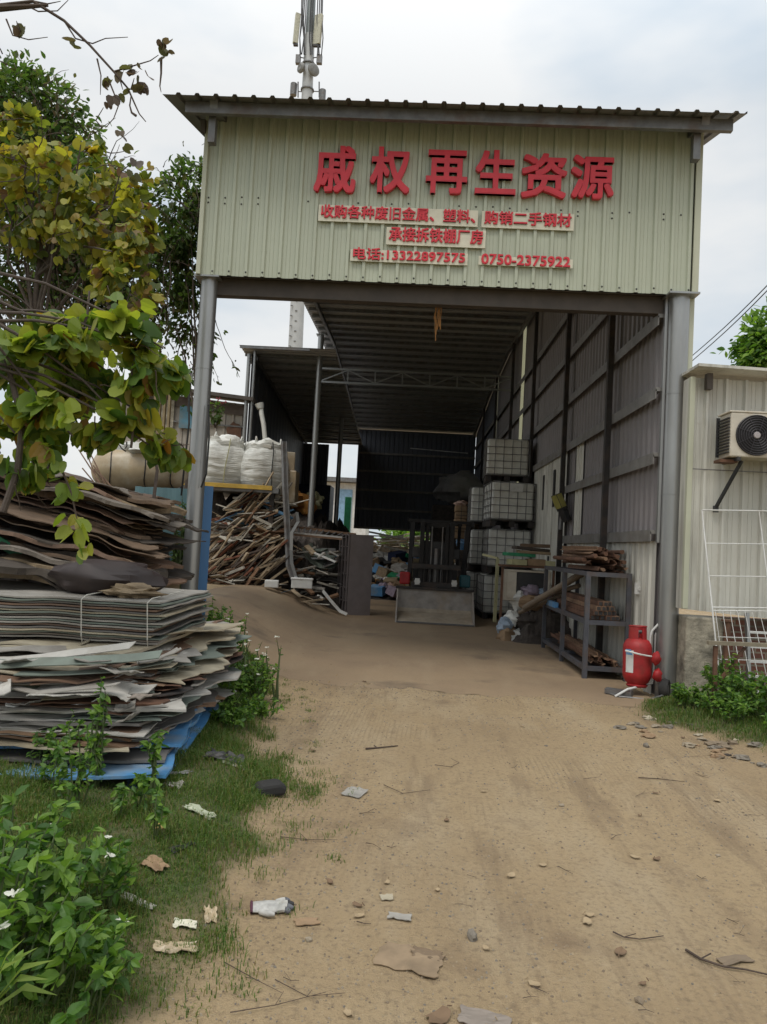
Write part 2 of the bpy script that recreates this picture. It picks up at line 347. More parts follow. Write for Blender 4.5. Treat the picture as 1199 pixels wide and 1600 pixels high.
# ================================================================== GROUND
def axis_pts(fine_a, fine_b, step, far):
    v = []; x = fine_a
    while x < fine_b: v.append(x); x += step
    a = [fine_a]; s = step
    while a[-1] > -far: s *= 1.35; a.append(a[-1]-s)
    b = [x]; s = step
    while b[-1] < far: s *= 1.35; b.append(b[-1]+s)
    return sorted(a[1:]) + v + b
def ground():
    xs = axis_pts(-2.6, 3.4, .032, 600); ys = axis_pts(1.7, 9.2, .032, 900)
    vs_ = []; so_ = []
    for y in ys:
        for x in xs:
            vs_.append((x, y, gh(x, y) - (.06 if 8.4 < y < 33 and -2.4 < x < 2.7 else 0)))
            g = 0
            if y < 9: g = ss((verge_l(y)-x + .22*fbm(x, y, 2.5, 2))/.30)
            if 3 < y < 8.6: g = max(g, ss((x-verge_r(y)+.2*fbm(x, y, 2.5, 2))/.35))
            so_.append(g)
    nx, ny = len(xs), len(ys)
    fs = [(j*nx+i, j*nx+i+1, (j+1)*nx+i+1, (j+1)*nx+i) for j in range(ny-1) for i in range(nx-1)]
    me = bpy.data.meshes.new('ground'); me.from_pydata(vs_, [], fs); me.update()
    at = me.attributes.new('soil', 'FLOAT', 'POINT'); at.data.foreach_set('value', so_)
    me.polygons.foreach_set('use_smooth', [True]*len(me.polygons))
    m = Mt('sandy_dirt', .95)
    m.base((.455, .335, .192))
    m.over(m.ramp(m.noise(.45, 5, .55), .40, .66), (.345, .245, .137), .8)
    m.over(m.ramp(m.noise(1.5, 6, .62, (1.3, .4, 1), 3), .50, .70), (.495, .388, .248), .75)
    m.over(m.ramp(m.noise(2.1, 7, .68, (2.2, .35, 1), 13), .53, .66), (.245, .17, .10), .6)      # packed wheel streaks
    m.over(m.ramp(m.noise(1.1, 6, .6, None, 21), .60, .72), (.21, .142, .085), .7)                  # damp stains
    m.over(m.ramp(m.noise(9, 7, .72, None, 31), .55, .70), (.225, .16, .095), .5)
    m.over(m.ramp(m.noise(38, 4, .7), .50, .68), (.20, .145, .09), .6)
    m.over(m.ramp(m.noise(75, 3, .7, None, 5), .60, .72), (.50, .41, .29), .6)
    at_ = m.n('ShaderNodeAttribute'); at_.attribute_name = 'soil'
    mg = m.n('ShaderNodeMath'); mg.operation = 'MULTIPLY'; m.l(at_.outputs['Fac'], mg.inputs[0]); m.l(m.ramp(m.noise(4, 5, .65, None, 17), .36, .56), mg.inputs[1])
    m.over(at_.outputs['Fac'], (.135, .115, .058), .85); m.over(mg.outputs[0], (.075, .112, .028), .85)      # creeping ground cover between the blades
    mm = m.n('ShaderNodeMath'); mm.operation = 'ADD'; m.l(m.noise(30, 6, .7), mm.inputs[0]); m.l(m.noise(140, 3, .7), mm.inputs[1])
    tw_ = m.n('ShaderNodeTexWave'); tw_.wave_type = 'BANDS'; tw_.bands_direction = 'X'; tw_.inputs['Scale'].default_value = 9; tw_.inputs['Distortion'].default_value = 5; tw_.inputs['Detail'].default_value = 3; tw_.inputs['Detail Scale'].default_value = .6
    mpw = m.n('ShaderNodeMapping'); mpw.inputs['Rotation'].default_value = (0, 0, .32); mpw.inputs['Scale'].default_value = (1, .12, 1); m.l(m.tc, mpw.inputs[0]); m.l(mpw.outputs[0], tw_.inputs['Vector'])      # faint drag and tyre lines
    mq = m.n('ShaderNodeMath'); mq.operation = 'MULTIPLY'; m.l(m.ramp(tw_.outputs['Fac'], .62, .95), mq.inputs[0]); m.l(m.ramp(m.noise(.8, 4, .6, None, 41), .50, .64), mq.inputs[1])
    m.over(mq.outputs[0], (.27, .195, .115), .35)
    m2 = m.n('ShaderNodeMath'); m2.operation = 'ADD'; m.l(mm.outputs[0], m2.inputs[0]); m3 = m.n('ShaderNodeMath'); m3.operation = 'MULTIPLY'; m3.inputs[1].default_value = -.22; m.l(mq.outputs[0], m3.inputs[0]); m.l(m3.outputs[0], m2.inputs[1])
    m.bump(m2.outputs[0], .016, 1.0)
    me.materials.append(m.done())
    o = bpy.data.objects.new('ground', me); COL.objects.link(o); setp(o, kind='structure', label='sandy dirt road and yard ground'); return o
ground()
def floor_():
    mb = MB(); ys = [7.9] + [8.25 + i*.09 for i in range(37)] + [11.6+i*.5 for i in range(44)]; xs = [-3.4 + i*.1 for i in range(62)]
    P = []
    for j, y in enumerate(ys):
        for x in xs:
            yy = y if j else 7.86 - .09*x + .16*fbm(x*3, 1, .9) + .06*noise.noise((x*9, 0, 0))
            xl = max(x, -2.1) if yy < 8.6 else x
            P.append((xl, yy, gh(xl, yy, False) + (.003 if j == 0 else .016)))
    nx = len(xs); mb.add(P, [(j*nx+i, j*nx+i+1, (j+1)*nx+i+1, (j+1)*nx+i) for j in range(len(ys)-1) for i in range(nx-1)])
    m = Mt('dusty_concrete', .85).base((.285, .205, .125))
    m.over(m.ramp(m.noise(.5, 5, .55), .4, .66), (.205, .145, .092), .85)
    m.over(m.ramp(m.noise(1.4, 6, .6, (1.5, .35, 1), 3), .5, .7), (.31, .235, .15), .7)
    m.over(m.ramp(m.noise(.9, 5, .6, (1, 1, 1), 8), .56, .70), (.105, .078, .055), .75)
    m.over(m.ramp(m.noise(45, 4, .7), .55, .72), (.13, .10, .07), .5)
    m.bump(m.noise(26, 5), .006, .5)
    o = mb.build('concrete_floor', m.done(), smooth=True, recalc=False); setp(o, kind='structure', label='dusty concrete floor of the open shed')
floor_()
# ================================================================== THE OPEN SHED
FY = 8.31
shed = thing('open_shed', 'tall open fronted metal shed with pale green sign wall above the drive', 'shed', (.27, FY, 0))
def zr(y):                # arched roof, height along the depth
    pts = [(7.7, 6.28), (10.2, 6.95), (13.5, 7.22), (17, 7.40), (22, 7.62), (27, 7.36), (34, 6.6)]
    for (a, b), (c, d) in zip(pts, pts[1:]):
        if y <= c: return lerp(b, d, (y-a)/(c-a))
    return 6.6
def ribs(a, b, pitch, depth, pan=.62, slope=.10, minor=0):
    """(distance, height) of a trapezoid corrugation between a and b"""
    o = []; u = a
    while u < b - 1e-6:
        o += [(u, 0)]
        if minor:
            for q in (.2, .42): o += [(u+pitch*(q-.015), 0), (u+pitch*q, minor), (u+pitch*(q+.015), 0)]
        o += [(u+pitch*pan, 0), (u+pitch*(pan+slope), depth), (u+pitch*(1-slope), depth)]; u += pitch
    o.append((u, 0)); return [(min(x, b), h) for x, h in o]
# facade sheet
mb = MB(); rb = ribs(-2.57, 3.03, .193, .028, .70, .07, .004)
mb.strip([(x, FY-h, 4.50+.004*noise.noise((x*8, 0, 0))) for x, h in rb], [(x, FY-h, 6.45) for x, h in rb])
mb.build('facade_sheet', M['facade'], shed)
mb = MB(); R.seed(3); mb.lathe([(0, .008), (.007, .006), (.011, 0)], 8, Matrix.Rotation(pi/2, 4, 'X')); sc0 = mb.build('screw', M['black'], None); sc0.parent = shed; nsc = 0
for zz in (4.545, 5.35, 5.42):
    for k in range(29):
        if zz > 5 and U(0, 1) < .5: continue
        o = sc0 if nsc == 0 else sc0.copy(); nsc += 1
        if nsc > 1: COL.objects.link(o)
        o.location = Vector((-2.57+.193*k+.165 if zz < 5 else -2.57+.193*k+.06, FY-.030 if zz < 5 else FY-.003, zz+U(-.01, .01))) - shed.location
mb = MB(); mb.box((-2.565, FY-.012, 5.47), (.05, .08, 1.95)); mb.box((-2.585, FY+.07, 5.47), (.012, .16, 1.95)); mb.build('corner_trim', M['trim'], shed, bevel=.004)
mb = MB(); mb.box((3.065, FY-.012, 5.47), (.07, .08, 1.95)); mb.build('corner_trim', M['trim'], shed, bevel=.004)
mb = MB(); mb.prism([(2.985, 4.49), (3.10, 4.49), (3.10, 3.2), (3.08, 1.75), (3.04, 1.75), (3.03, 2.6)], 'y', .03, Matrix.Translation((0, FY+.05, 0))); mb.build('corner_trim', M['trim'], shed)
mb = MB(); mb.strip([(x, FY+.10, 4.52) for x in (-2.55, 3.05)], [(x, FY+.10, 6.6) for x in (-2.55, 3.05)]); mb.build('sign_backing', M['greysheet'], shed)
# main roof, ribs across
def roofsheet(x0, x1, y0, y1, name, mt, zf, par, pitch=.20, dep=.045):
    mb = MB(); rb = ribs(y0, y1, pitch, dep, .55, .12)
    mb.strip([(x0, y, zf(y)+h) for y, h in rb], [(x1, y, zf(y)+h) for y, h in rb]); return mb.build(name, mt, par)
roofsheet(-2.92, 2.86, 10.2, 34, 'roof_sheet', M['roofin'], zr, shed)
# front roof, ribs running front to back
mb = MB(); rb = ribs(-2.93, 3.36, .207, .026, .70, .07); rb = [(x, h) for x, h in rb]
mb.strip([(x, 7.76, 6.285+h) for x, h in rb], [(x, 10.35, 6.965+h) for x, h in rb]); mb.build('front_roof', M['roof'], shed)
mb = MB()
mb.bar((-2.72, 7.94, 6.245), (3.28, 7.94, 6.245), .06, .13); mb.build('eave_beam', M['steel'], shed, bevel=.004)
for x in (-2.40, 2.98):
    mb = MB(); mb.bar((x, 7.9, 6.27), (x, 9.6, 6.70), .09, .12); mb.box((x-.04, 8.06, 6.06), (.08, .09, .30)); mb.build('roof_bracket', M['steel'], shed, bevel=.004)
mb = MB(); mb.bar((-2.6, 8.2, 6.20), (-2.6, 10.1, 6.80), .05, .14); mb.build('roof_bracket', M['beam'], shed)
# purlins and edge beams
y = 10.6
while y < 33: mb = MB(); mb.box(((-2.86+2.8)/2, y, zr(y)-.045), (5.6, .05, .075)); y += .66; mb.build('purlin', M['steel'], shed)
for x in (-2.52, 2.70):
    mb = MB(); ys = [10.2, 13.5, 17, 22, 27, 33.5]
    for a, b in zip(ys, ys[1:]): mb.bar((x, a, zr(a)-.14), (x, b, zr(b)-.14), .07, .13)
    mb.build('roof_edge_beam', M['steel'], shed)
# front beam and posts
mb = MB(); mb.box((.2, FY+.20, 4.42), (5.5, .12, .20)); mb.box((.2, FY+.20, 4.53), (5.5, .20, .02)); mb.build('front_beam', M['beam'], shed, bevel=.005)
def post(x, y, z0, z1, r, name='post', mt=None):
    mb = MB(); mb.tube([(x, y, z0), (x, y, (z0+z1)/2), (x, y, z1)], r, 20); mb.box((x, y, z1-.01), (r*3, r*3, .02))
    for zz in ((z0+z1)/2, z0*.25+z1*.75): mb.tube([(x, y, zz), (x, y, zz+.012)], r+.004, 20)
    return mb.build(name, mt or M['galv'], shed, smooth=True)
post(-2.47, FY+.12, .2, 4.50, .096); pr = post(2.93, FY+.05, -.02, 4.50, .112)
post(-2.75, 20.6, .3, zr(20.6)-.2, .085); post(-2.75, 27.8, .3, zr(27.8)-.2, .085)
# wrap of channel up the right post
mb = MB(); mb.box((2.80, FY+.10, 3.1), (.03, .05, 2.8)); mb.build('post_channel', M['galv'], shed)
mb = MB(); mb.bar((2.99, FY-.06, 1.92), (3.22, FY-.25, 1.99), .02); mb.build('stay_rod', M['galv'], shed)
# truss
mb = MB(); ty = 20.6
for z in (6.02, 6.40): mb.bar((-2.70, ty, z), (2.72, ty, z), .05)
xs = [-2.70+k*.77 for k in range(8)]
for k, x in enumerate(xs):
    mb.bar((x, ty, 6.04), (x, ty, 6.38), .035)
    if k < 7: mb.bar((x, ty, 6.04 if k % 2 == 0 else 6.38), (xs[k+1], ty, 6.38 if k % 2 == 0 else 6.04), .03)
mb.build('roof_truss', M['galv'], shed)
# right wall
WX = 2.84
def wall_sheet(y0, y1, z0, ztop, name, mt, x=WX, pitch=.195, dep=-.025):
    mb = MB(); rb = ribs(y0, y1, pitch, dep, .6, .1)
    zt = ztop if callable(ztop) else (lambda y: ztop)
    return mb.strip([(x+h, y, z0) for y, h in rb], [(x+h, y, zt(y)) for y, h in rb]).build(name, mt, shed)
ztop = lambda y: min(zr(y)-.03, 6.33+(y-7.76)*.262)
wall_sheet(8.4, 19.2, 0, ztop, 'wall_sheet', M['greysheet']); wall_sheet(19.2, 19.8, 3.2, ztop, 'skylight_strip', M['frp']); wall_sheet(19.2, 19.8, 0, 3.2, 'wall_sheet', M['greysheet'])
wall_sheet(19.8, 25.2, 0, ztop, 'wall_sheet', M['greysheet']); wall_sheet(25.2, 25.75, 3.2, ztop, 'skylight_strip', M['frp']); wall_sheet(25.2, 25.75, 0, 3.2, 'wall_sheet', M['greysheet'])
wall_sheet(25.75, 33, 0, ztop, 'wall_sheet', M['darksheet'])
wall_sheet(8.45, 13.1, 0, 1.72, 'lower_wall_sheet', M['whitesheet'], WX-.035, .22)
wall_sheet(12.15, 12.62, .9, 3.40, 'pale_wall_strip', M['whitesheet'], WX-.037, .22)
mb = MB()   # white sheet door, two slots cut as dark recesses
dy0, dy1 = 13.36, 16.7
rb = ribs(dy0, dy1, .17, -.022, .6, .1)
mb.strip([(WX-.05+h, y, .05) for y, h in rb], [(WX-.05+h, y, 3.46) for y, h in rb]); dr = mb.build('white_sheet_door', M['whitesheet'], shed)
for yy in (15.45, 14.35):
    mb = MB(); mb.box((WX-.077, yy, 2.78), (.02, .14, .72)); mb.build('slot', M['black'], dr)
mb = MB(); mb.box((WX-.075, 14.6, 1.42), (.03, .1, .1)); mb.build('latch_hole', M['black'], dr)
for z in (1.82, 2.70, 3.45, 4.30, 5.15, 6.0):
    mb = MB(); ya = 8.45; yb = 33 if z > 3 else (13.25 if z < 3.2 else 33)
    mb.box((WX-.075, (ya+yb)/2, z), (.07, yb-ya, .045)); mb.box((WX-.105, (ya+yb)/2, z-.055), (.012, yb-ya, .11)); mb.build('girt', M['girt'], shed)
for yy in (10.3, 13.22, 16.85, 20.6, 24.5, 28.5):
    mb = MB(); mb.box((WX-.15, yy, zr(yy)/2-.1), (.075, .085, zr(yy)-.2)); mb.build('wall_post', M['darksteel'], shed)
# back wall, open underneath
mb = MB(); rb = ribs(-2.45, 2.8, .21, .03)
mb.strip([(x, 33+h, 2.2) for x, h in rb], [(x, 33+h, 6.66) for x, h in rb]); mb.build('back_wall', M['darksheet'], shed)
for z in (2.25, 3.1, 3.95, 4.8, 5.6): mb = MB(); mb.box((.2, 32.93, z), (5.2, .06, .09)); mb.build('wall_rail', M['girt'], shed)
mb = MB(); mb.tube([(-.1, 31.5, 5.72), (2.35, 31.3, 5.60)], .02, 6); mb.build('lamp_rail', M['white'], shed)
# cables and a rope on the shed
mb = MB(); mb.tube([(-2.62, 8.38, 1.95), (-2.56, 8.24, 2.35), (-2.53, 8.2, 2.75), (-2.56, 8.22, 3.1)], .012, 6); mb.tube([(-2.38, 8.32, 2.05), (-2.32, 8.28, 2.2), (-2.32, 8.3, 2.6), (-2.36, 8.33, 3.0)], .012, 6)
setp(mb.build('cable', M['cable'], loc=(-2.5, 8.3, 2)), 'black cables looped down the left galvanised post', 'cable')
mb = MB()
for k in range(5):
    x = .18+k*.018; mb.tube([(x, FY+.28, 4.34), (x+U(-.02, .02), FY+.28, 4.2), (x+U(-.05, .03), FY+.27, 4.34-U(.22, .42))], .006, 5)
mb.tube([(.2, FY+.28, 4.36), (.17, FY+.28, 4.2), (.24, FY+.28, 4.1), (.22, FY+.28, 4.3)], .009, 5)
setp(mb.build('rope', M['rope'], loc=(.2, FY+.28, 4.3)), 'frayed orange rope hanging from the front beam', 'rope')
# floodlight on the wall post
fl = thing('floodlight', 'yellow faced work lamp hanging from the shed wall post', 'lamp', (2.62, 13.1, 2.3))
mb = MB(); Mx = Matrix.Translation((2.60, 12.95, 2.42)) @ Matrix.Rotation(radians(-25), 4, 'Y') @ Matrix.Rotation(radians(12), 4, 'Z')
mb.box((0, 0, 0), (.10, .26, .30), Mx); mb.box((0, 0, -.25), (.09, .22, .22), Mx); mb.build('housing', M['black'], fl, bevel=.01)
mb = MB(); mb.box((-.005, -.135, .02), (.085, .012, .24), Mx); mb.box((-.054, 0, .02), (.01, .22, .24), Mx); mb.build('lens', simple('yellowed_lens', (.34, .31, .09), .35), fl)
mb = MB(); mb.tube([(2.68, 13.1, 2.2), (2.66, 13.1, 1.95)], .03, 8); mb.build('bracket', M['steel'], fl)
# ================================================================== LETTERING
_tc = {}
def textmesh(body, bold=.03, space=1.0):
    c = bpy.data.curves.new('t', 'FONT'); c.body = body; c.size = 1; c.offset = bold; c.extrude = .5; c.space_character = space; c.fill_mode = 'BOTH'; c.resolution_u = 3
    o = bpy.data.objects.new('t', c); COL.objects.link(o); bpy.context.view_layer.update()
    me = o.evaluated_get(bpy.context.evaluated_depsgraph_get()).to_mesh()
    vs = [v.co.copy() for v in me.vertices]; fs = [tuple(p.vertices) for p in me.polygons]
    o.evaluated_get(bpy.context.evaluated_depsgraph_get()).to_mesh_clear(); bpy.data.objects.remove(o); bpy.data.curves.remove(c)
    return vs, fs
def lettering(name, body, x0, x1, z0, z1, yback, thick, mat, parent, bold=.03):
    vs, fs = textmesh(body, 0)
    xa, xb = min(v.x for v in vs), max(v.x for v in vs); ya, yb = min(v.y for v in vs), max(v.y for v in vs)
    kx, kz = (x1-x0)/(xb-xa), (z1-z0)/(yb-ya); e = bold*kz; mb = MB()
    for q in range(9):                                  # thicken the strokes: copies of the outline shifted round a small square
        dx, dz, dy = (0, 0, 0) if q == 8 else (e*max(-1, min(1, 1.5*cos(q*pi/4))), e*max(-1, min(1, 1.5*sin(q*pi/4))), .0003*(q+1))
        mb.add([(x0+e+(v.x-xa)*(x1-x0-2*e)/(xb-xa)+dx, yback - thick*(.5+v.z)+dy, z0+e+(v.y-ya)*(z1-z0-2*e)/(yb-ya)+dz) for v in vs], fs)
    return mb.build(name, mat, parent, recalc=False)
sign = thing('shop_sign', 'six big red characters mounted in a row on the green sign wall', 'sign', (.6, FY-.03, 5.6))
for ch, (xa, xb, ya, yb) in zip('戚权再生资源', [(490, 559, 233, 305), (577, 643, 235, 306), (664, 732, 240, 307), (741, 808, 240, 308), (813, 887, 245, 314), (890, 960, 248, 315)]):
    a, b = px(xa, yb, FY-.04), px(xb, ya, FY-.04); lettering('character', ch, a.x, b.x, a.z+.03 if False else px((xa+xb)/2, yb, FY).z, px((xa+xb)/2, ya, FY).z, FY-.03, .05, M['red'], sign, .020)
def board(label, body, xa, xb, yc, h, txt, bh=None, bold=.020, bx=None):
    """a cream strip with raised red lettering; xa..xb and yc in photograph pixels, h = letter height in metres"""
    a, b = px(xa, yc - (xb-xa)*.018, FY-.035), px(xb, yc+(xb-xa)*.018, FY-.035); c = px((xa+xb)/2, yc, FY-.035).z
    t = thing('sign_board', label, 'sign', ((a.x+b.x)/2, FY-.03, c), 'small lettering boards under the big characters')
    mb = MB(); bh = bh or h*1.22; mb.box(((a.x+b.x)/2, FY-.038, c - h*.12), (b.x-a.x, .012, bh)); mb.build('board', M['board'], t)
    lettering('lettering', txt, a.x+.03, b.x-.03, c-h/2, c+h/2, FY-.0445, .016, M['red'], t, bold); return t
board('long cream board of small red characters just under the big characters', '', 498, 747, 335, .155, '收购各种废旧金属、塑料、')
board('cream board with six small red characters, right end of the upper small line', '', 753, 897, 343, .155, '购销二手钢材')
board('cream board with seven red characters alone on the middle line', '', 604, 759, 369, .165, '承接拆铁棚厂房')
board('cream board with the longer telephone number on the bottom left of the sign', '', 548, 731, 400, .140, '电话:13322897575', .135)
board('cream board with the shorter hyphenated number on the bottom right of the sign', '', 748, 895, 408, .120, '0750-2375922', .10)
# ================================================================== BACKGROUND BUILDINGS
sh2 = thing('side_shed', 'lower lean-to shed with grey corrugated roof joined to the left of the tall shed', 'shed', (-3.8, 20.2, .5))
zf2 = lambda y: lerp(6.78, 5.95, (y-19.9)/13.1)
roofsheet(-4.9, -2.25, 19.9, 33, 'roof_sheet', M['roofin'], zf2, sh2, .2, .035)
mb = MB(); mb.bar((-4.88, 19.93, 6.74), (-2.95, 19.93, 6.74), .04, .07); y = 20.6
mb.build('eave_beam', M['steel'], sh2)
while y < 33: mb = MB(); mb.box((-3.58, y, zf2(y)-.05), (2.6, .05, .07)); y += .7; mb.build('purlin', M['steel'], sh2)
mb = MB(); n = 60; ys = [20.3+i*12.7/n for i in range(n+1)]; off = [(.025 if i % 3 else 0) for i in range(n+1)]
wx = lambda y: lerp(-4.62, -4.85, (y-20.3)/12.7)
mb.strip([(wx(y)-o_, y, .4) for y, o_ in zip(ys, off)], [(wx(y)-o_, y, zf2(y)-.02) for y, o_ in zip(ys, off)]); mb.build('side_wall', M['darksheet'], sh2)
for x, z0, z1 in ((-4.66, .5, 6.6), (-4.50, .5, 6.7)):
    mb = MB(); mb.tube([(x, 20.15, z0), (x, 20.15, z1)], .055 if x < -4.6 else .04, 10); mb.build('post', M['galv'], sh2, smooth=True)
mb = MB(); mb.bar((-4.5, 20.4, 6.55), (-4.72, 32.6, 5.85), .06, .1); mb.build('edge_beam', M['steel'], sh2)
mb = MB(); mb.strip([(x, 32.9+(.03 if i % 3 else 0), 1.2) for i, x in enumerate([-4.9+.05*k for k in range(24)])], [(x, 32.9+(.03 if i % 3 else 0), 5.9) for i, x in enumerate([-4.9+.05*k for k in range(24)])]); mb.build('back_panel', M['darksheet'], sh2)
# old white shed on the left
os_ = thing('old_shed', 'weathered whitish old shed with rust hole and dark roof edge behind bulk bags', 'shed', (-6, 20.6, .5))
mb = MB(); rb = ribs(-8.4, -4.68, .24, .03, .7, .08); mb.strip([(x, 20.5-h, .4) for x, h in rb], [(x, 20.5-h, lerp(5.55, 5.25, (x+8.4)/3.7)) for x, h in rb]); fw = mb.build('front_wall', M['oldwhite'], os_)
mb = MB(); mb.bar((-8.6, 20.3, 5.68), (-4.45, 20.3, 5.33), .55, .10); mb.build('roof', M['beam'], os_)
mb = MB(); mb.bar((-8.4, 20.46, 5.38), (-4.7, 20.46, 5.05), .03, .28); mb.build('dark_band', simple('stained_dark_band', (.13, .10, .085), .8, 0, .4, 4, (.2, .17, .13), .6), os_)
mb = MB(); c = px(364, 678, 20.43); R.seed(5)
pl = [(c.x+.22*cos(a)*U(.7, 1.2), c.z+.36*sin(a)*U(.7, 1.15)) for a in [i*2*pi/16 for i in range(16)]]; mb.prism(pl, 'y', .02, Matrix.Translation((0, 20.43, 0))); mb.build('rust_patch', M['rust'], fw)
mb = MB(); mb.bar((-8.4, 20.44, 4.72), (-4.7, 20.44, 4.60), .05, .04); mb.build('wall_rail', M['steel'], os_)
mb = MB(); c = px(292, 652, 20.4); mb.box((c.x, 20.42, c.z), (.42, .05, .62)); mb.build('window', simple('blue_window_board', (.10, .26, .36), .5, 0, .4, 3, (.2, .18, .14), .7), os_)
mb = MB(); c = px(262, 650, 20.4); mb.box((c.x-.1, 20.42, c.z), (.55, .05, .9)); mb.build('boarding', M['concrete'], os_)
mb = MB(); p0 = px(408, 632, 20.2); p1 = px(412, 662, 20.2); p2 = px(419, 730, 20.2)
mb.tube([p0, p0+Vector((.03, 0, -.25)), p1, p2], .065, 10); mb.tube([p0+Vector((-.05, 0, .02)), p0+Vector((.0, 0, -.12))], [.13, .09], 10)
setp(mb.build('downpipe', M['whiteplastic'], loc=(-4, 20.2, 4), smooth=True), 'white plastic downpipe at the right corner of the old shed', 'pipe')
# red flowers on the old shed roof line
def flower_plant(name, label, base, h, seed, nst=5, fl='redpetal'):
    g = random.Random(seed); t = thing(name, label, 'plant', base)
    mb = MB(); P = []; A = []; FP = []
    for k in range(nst):
        d = Vector((g.uniform(-.5, .5), g.uniform(-.4, .4), 1)).normalized(); p = [Vector(base)+d*h*i/4 + Vector((g.uniform(-.03, .03), 0, 0)) for i in range(5)]
        mb.tube(p, [.012, .01, .008, .007, .005], 5)
        for i in range(14): q = lerp(p[1], p[4], g.random()); P.append(q); A.append((g.uniform(-1, 1), g.uniform(-1, 1), .1))
        for i in range(5): FP.append(p[4]+Vector((g.uniform(-.06, .06), g.uniform(-.06, .06), g.uniform(0, .05))))
    mb.build('stem', M['twig'], t); leaves('foliage', LF['vine'], P, .16, T_POINT, seed, t, A, .4); leaves('blossom', LF[fl], FP, .07, T_SMALL, seed+1, t, None, 0); return t
c = px(338, 660, 19.6); flower_plant('flowering_plant', 'dark leaved plant with red flowers beside the left post, near the old shed roof', (c.x, 19.6, c.z-.15), .75, 4)
c = px(297, 600, 19.0); flower_plant('flowering_plant', 'hanging dark plant with red flowers just left of the left post', (c.x, 19.0, c.z-.35), .8, 7)
# telecom tower far behind
TY = 60
tw = thing('telecom_tower', 'tall pale steel telecom tower rising behind the shed roof', 'tower', (-10.2, TY, 0))
def tx(z): return lerp(px(462, 541, TY).x, px(487, 0, TY).x, (z-17.5)/29.6)
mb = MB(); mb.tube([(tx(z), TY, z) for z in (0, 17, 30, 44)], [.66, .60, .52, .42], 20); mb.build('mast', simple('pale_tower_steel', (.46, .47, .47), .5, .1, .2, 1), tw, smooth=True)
for i in range(54):
    z = 14+i*.42; s_ = 1 if i % 2 else -1; mb = MB(); mb.box((tx(z)-.18+.20*s_, TY-.58, z), (.17, .12, .06)); mb.build('climbing_peg', M['steel'], tw)
for z in (36.6, 39.2, 41.4): mb = MB(); mb.tube([(tx(z), TY, z), (tx(z), TY, z+.1)], .56, 20); mb.build('flange', M['steel'], tw)
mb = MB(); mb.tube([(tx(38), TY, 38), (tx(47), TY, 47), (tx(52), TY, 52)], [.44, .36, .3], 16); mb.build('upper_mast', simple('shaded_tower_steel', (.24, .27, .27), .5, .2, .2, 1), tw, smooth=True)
for x, y, wd, hh, ry in ((469, 50, .42, 2.6, 2), (498, 52, .68, 2.55, -2)):
    mb = MB(); c = px(x-4 if x < 480 else x, y, TY); mb.box((0, 0, 0), (wd, .3, hh), Matrix.Translation((c.x, TY-.4, c.z)) @ Matrix.Rotation(radians(25 if x < 480 else -25), 4, 'Z') @ Matrix.Rotation(radians(2), 4, 'Y')); an = mb.build('antenna_panel', simple('cream_antenna', (.52, .51, .40), .5), tw, bevel=.03)
    mb = MB(); mb.box((c.x, TY-.4, c.z-hh/2-.09), (wd*.9, .26, .16)); mb.build('antenna_foot', M['black'], an)
for x, y, r_ in ((472, 113, .42), (492, 116, .52)):
    mb = MB(); c = px(x, y, TY); mb.lathe([(0, .12), (r_*.6, .16), (r_, .05), (r_, -.1), (r_*.4, -.28), (0, -.3)], 20, Matrix.Translation((c.x, TY-.6, c.z)) @ Matrix.Rotation(radians(90), 4, 'X') @ Matrix.Rotation(radians(-40 if x < 480 else 40), 4, 'Y')); mb.build('dish', simple('grey_dish', (.20, .20, .19), .5), tw, smooth=True)
for x, y, a, b in ((500, 97, .45, .75), (467, 97, .4, .75)):
    mb = MB(); c = px(x, y, TY); mb.box((c.x, TY-.3, c.z), (a, .35, b)); mb.bar((c.x, TY-.2, c.z+.3), (tx(c.z), TY, c.z+.3), .08); mb.build('radio_box', M['steel'], tw, bevel=.03)
mb = MB(); R.seed(8)
for x0 in (472, 476, 473, 499, 501, 490, 470, 474, 478, 496, 503, 486):
    a = px(x0, 0, TY-.5); b = px(x0+U(-3, 2), 85, TY-.5); mb.tube([a+Vector((0, 0, 2)), lerp(a, b, .35)+Vector((U(-.1, .1), 0, 0)), lerp(a, b, .7)+Vector((U(-.15, .15), 0, 0)), b], .05, 5)
mb.build('cables', M['black'], tw)
mb = MB()
for x in (466, 499):
    a = px(x, 128, TY); mb.tube([a, px(x, 152, TY)], .06, 6); mb.bar(px(x, 143, TY), (tx(37.5), TY, px(x, 143, TY).z), .06)
for x, y in ((459, 140), (504, 150)): c = px(x, y, TY); mb.tube([c+Vector((0, 0, .5)), c-Vector((0, 0, .5))], .28, 10)
mb.build('mounts', M['steel'], tw)
# buildings beyond the back of the sheds, seen through gaps
bw = thing('white_house', 'small white house with blue door seen through the gap behind the sheds', 'house', (-4.6, 46, 0))
mb = MB(); mb.box((-4.2, 47, 2.6), (3.2, 4, 5.2)); mb.build('wall', M['white'], bw); mb = MB(); mb.box((-4.2, 46.8, 5.35), (4.2, 5, .25)); mb.build('roof', M['steel'], bw)
c = px(540, 760, 44.9); mb = MB(); mb.box((c.x, 44.95, 2.6), (.9, .06, 4.4)); mb.build('door', simple('pale_blue_door', (.25, .42, .60), .5), bw)
mb = MB(); a = px(540, 815, 34.5); b = px(548, 775, 34.5); mb.box(((a.x+b.x)/2, 34.5, (a.z+b.z)/2-.4), (.30, .3, 1.9)); mb.box((a.x, 34.34, a.z-.6), (.34, .04, .08)); setp(mb.build('green_bin', M['green'], loc=(a.x, 34.5, .8), bevel=.03), 'upright green plastic panel leaning at the back opening', 'panel')
mb = MB(); a = px(512, 775, 32); mb.box((a.x-.5, 32.2, 2.6), (1.35, 1.6, 2.7)); 
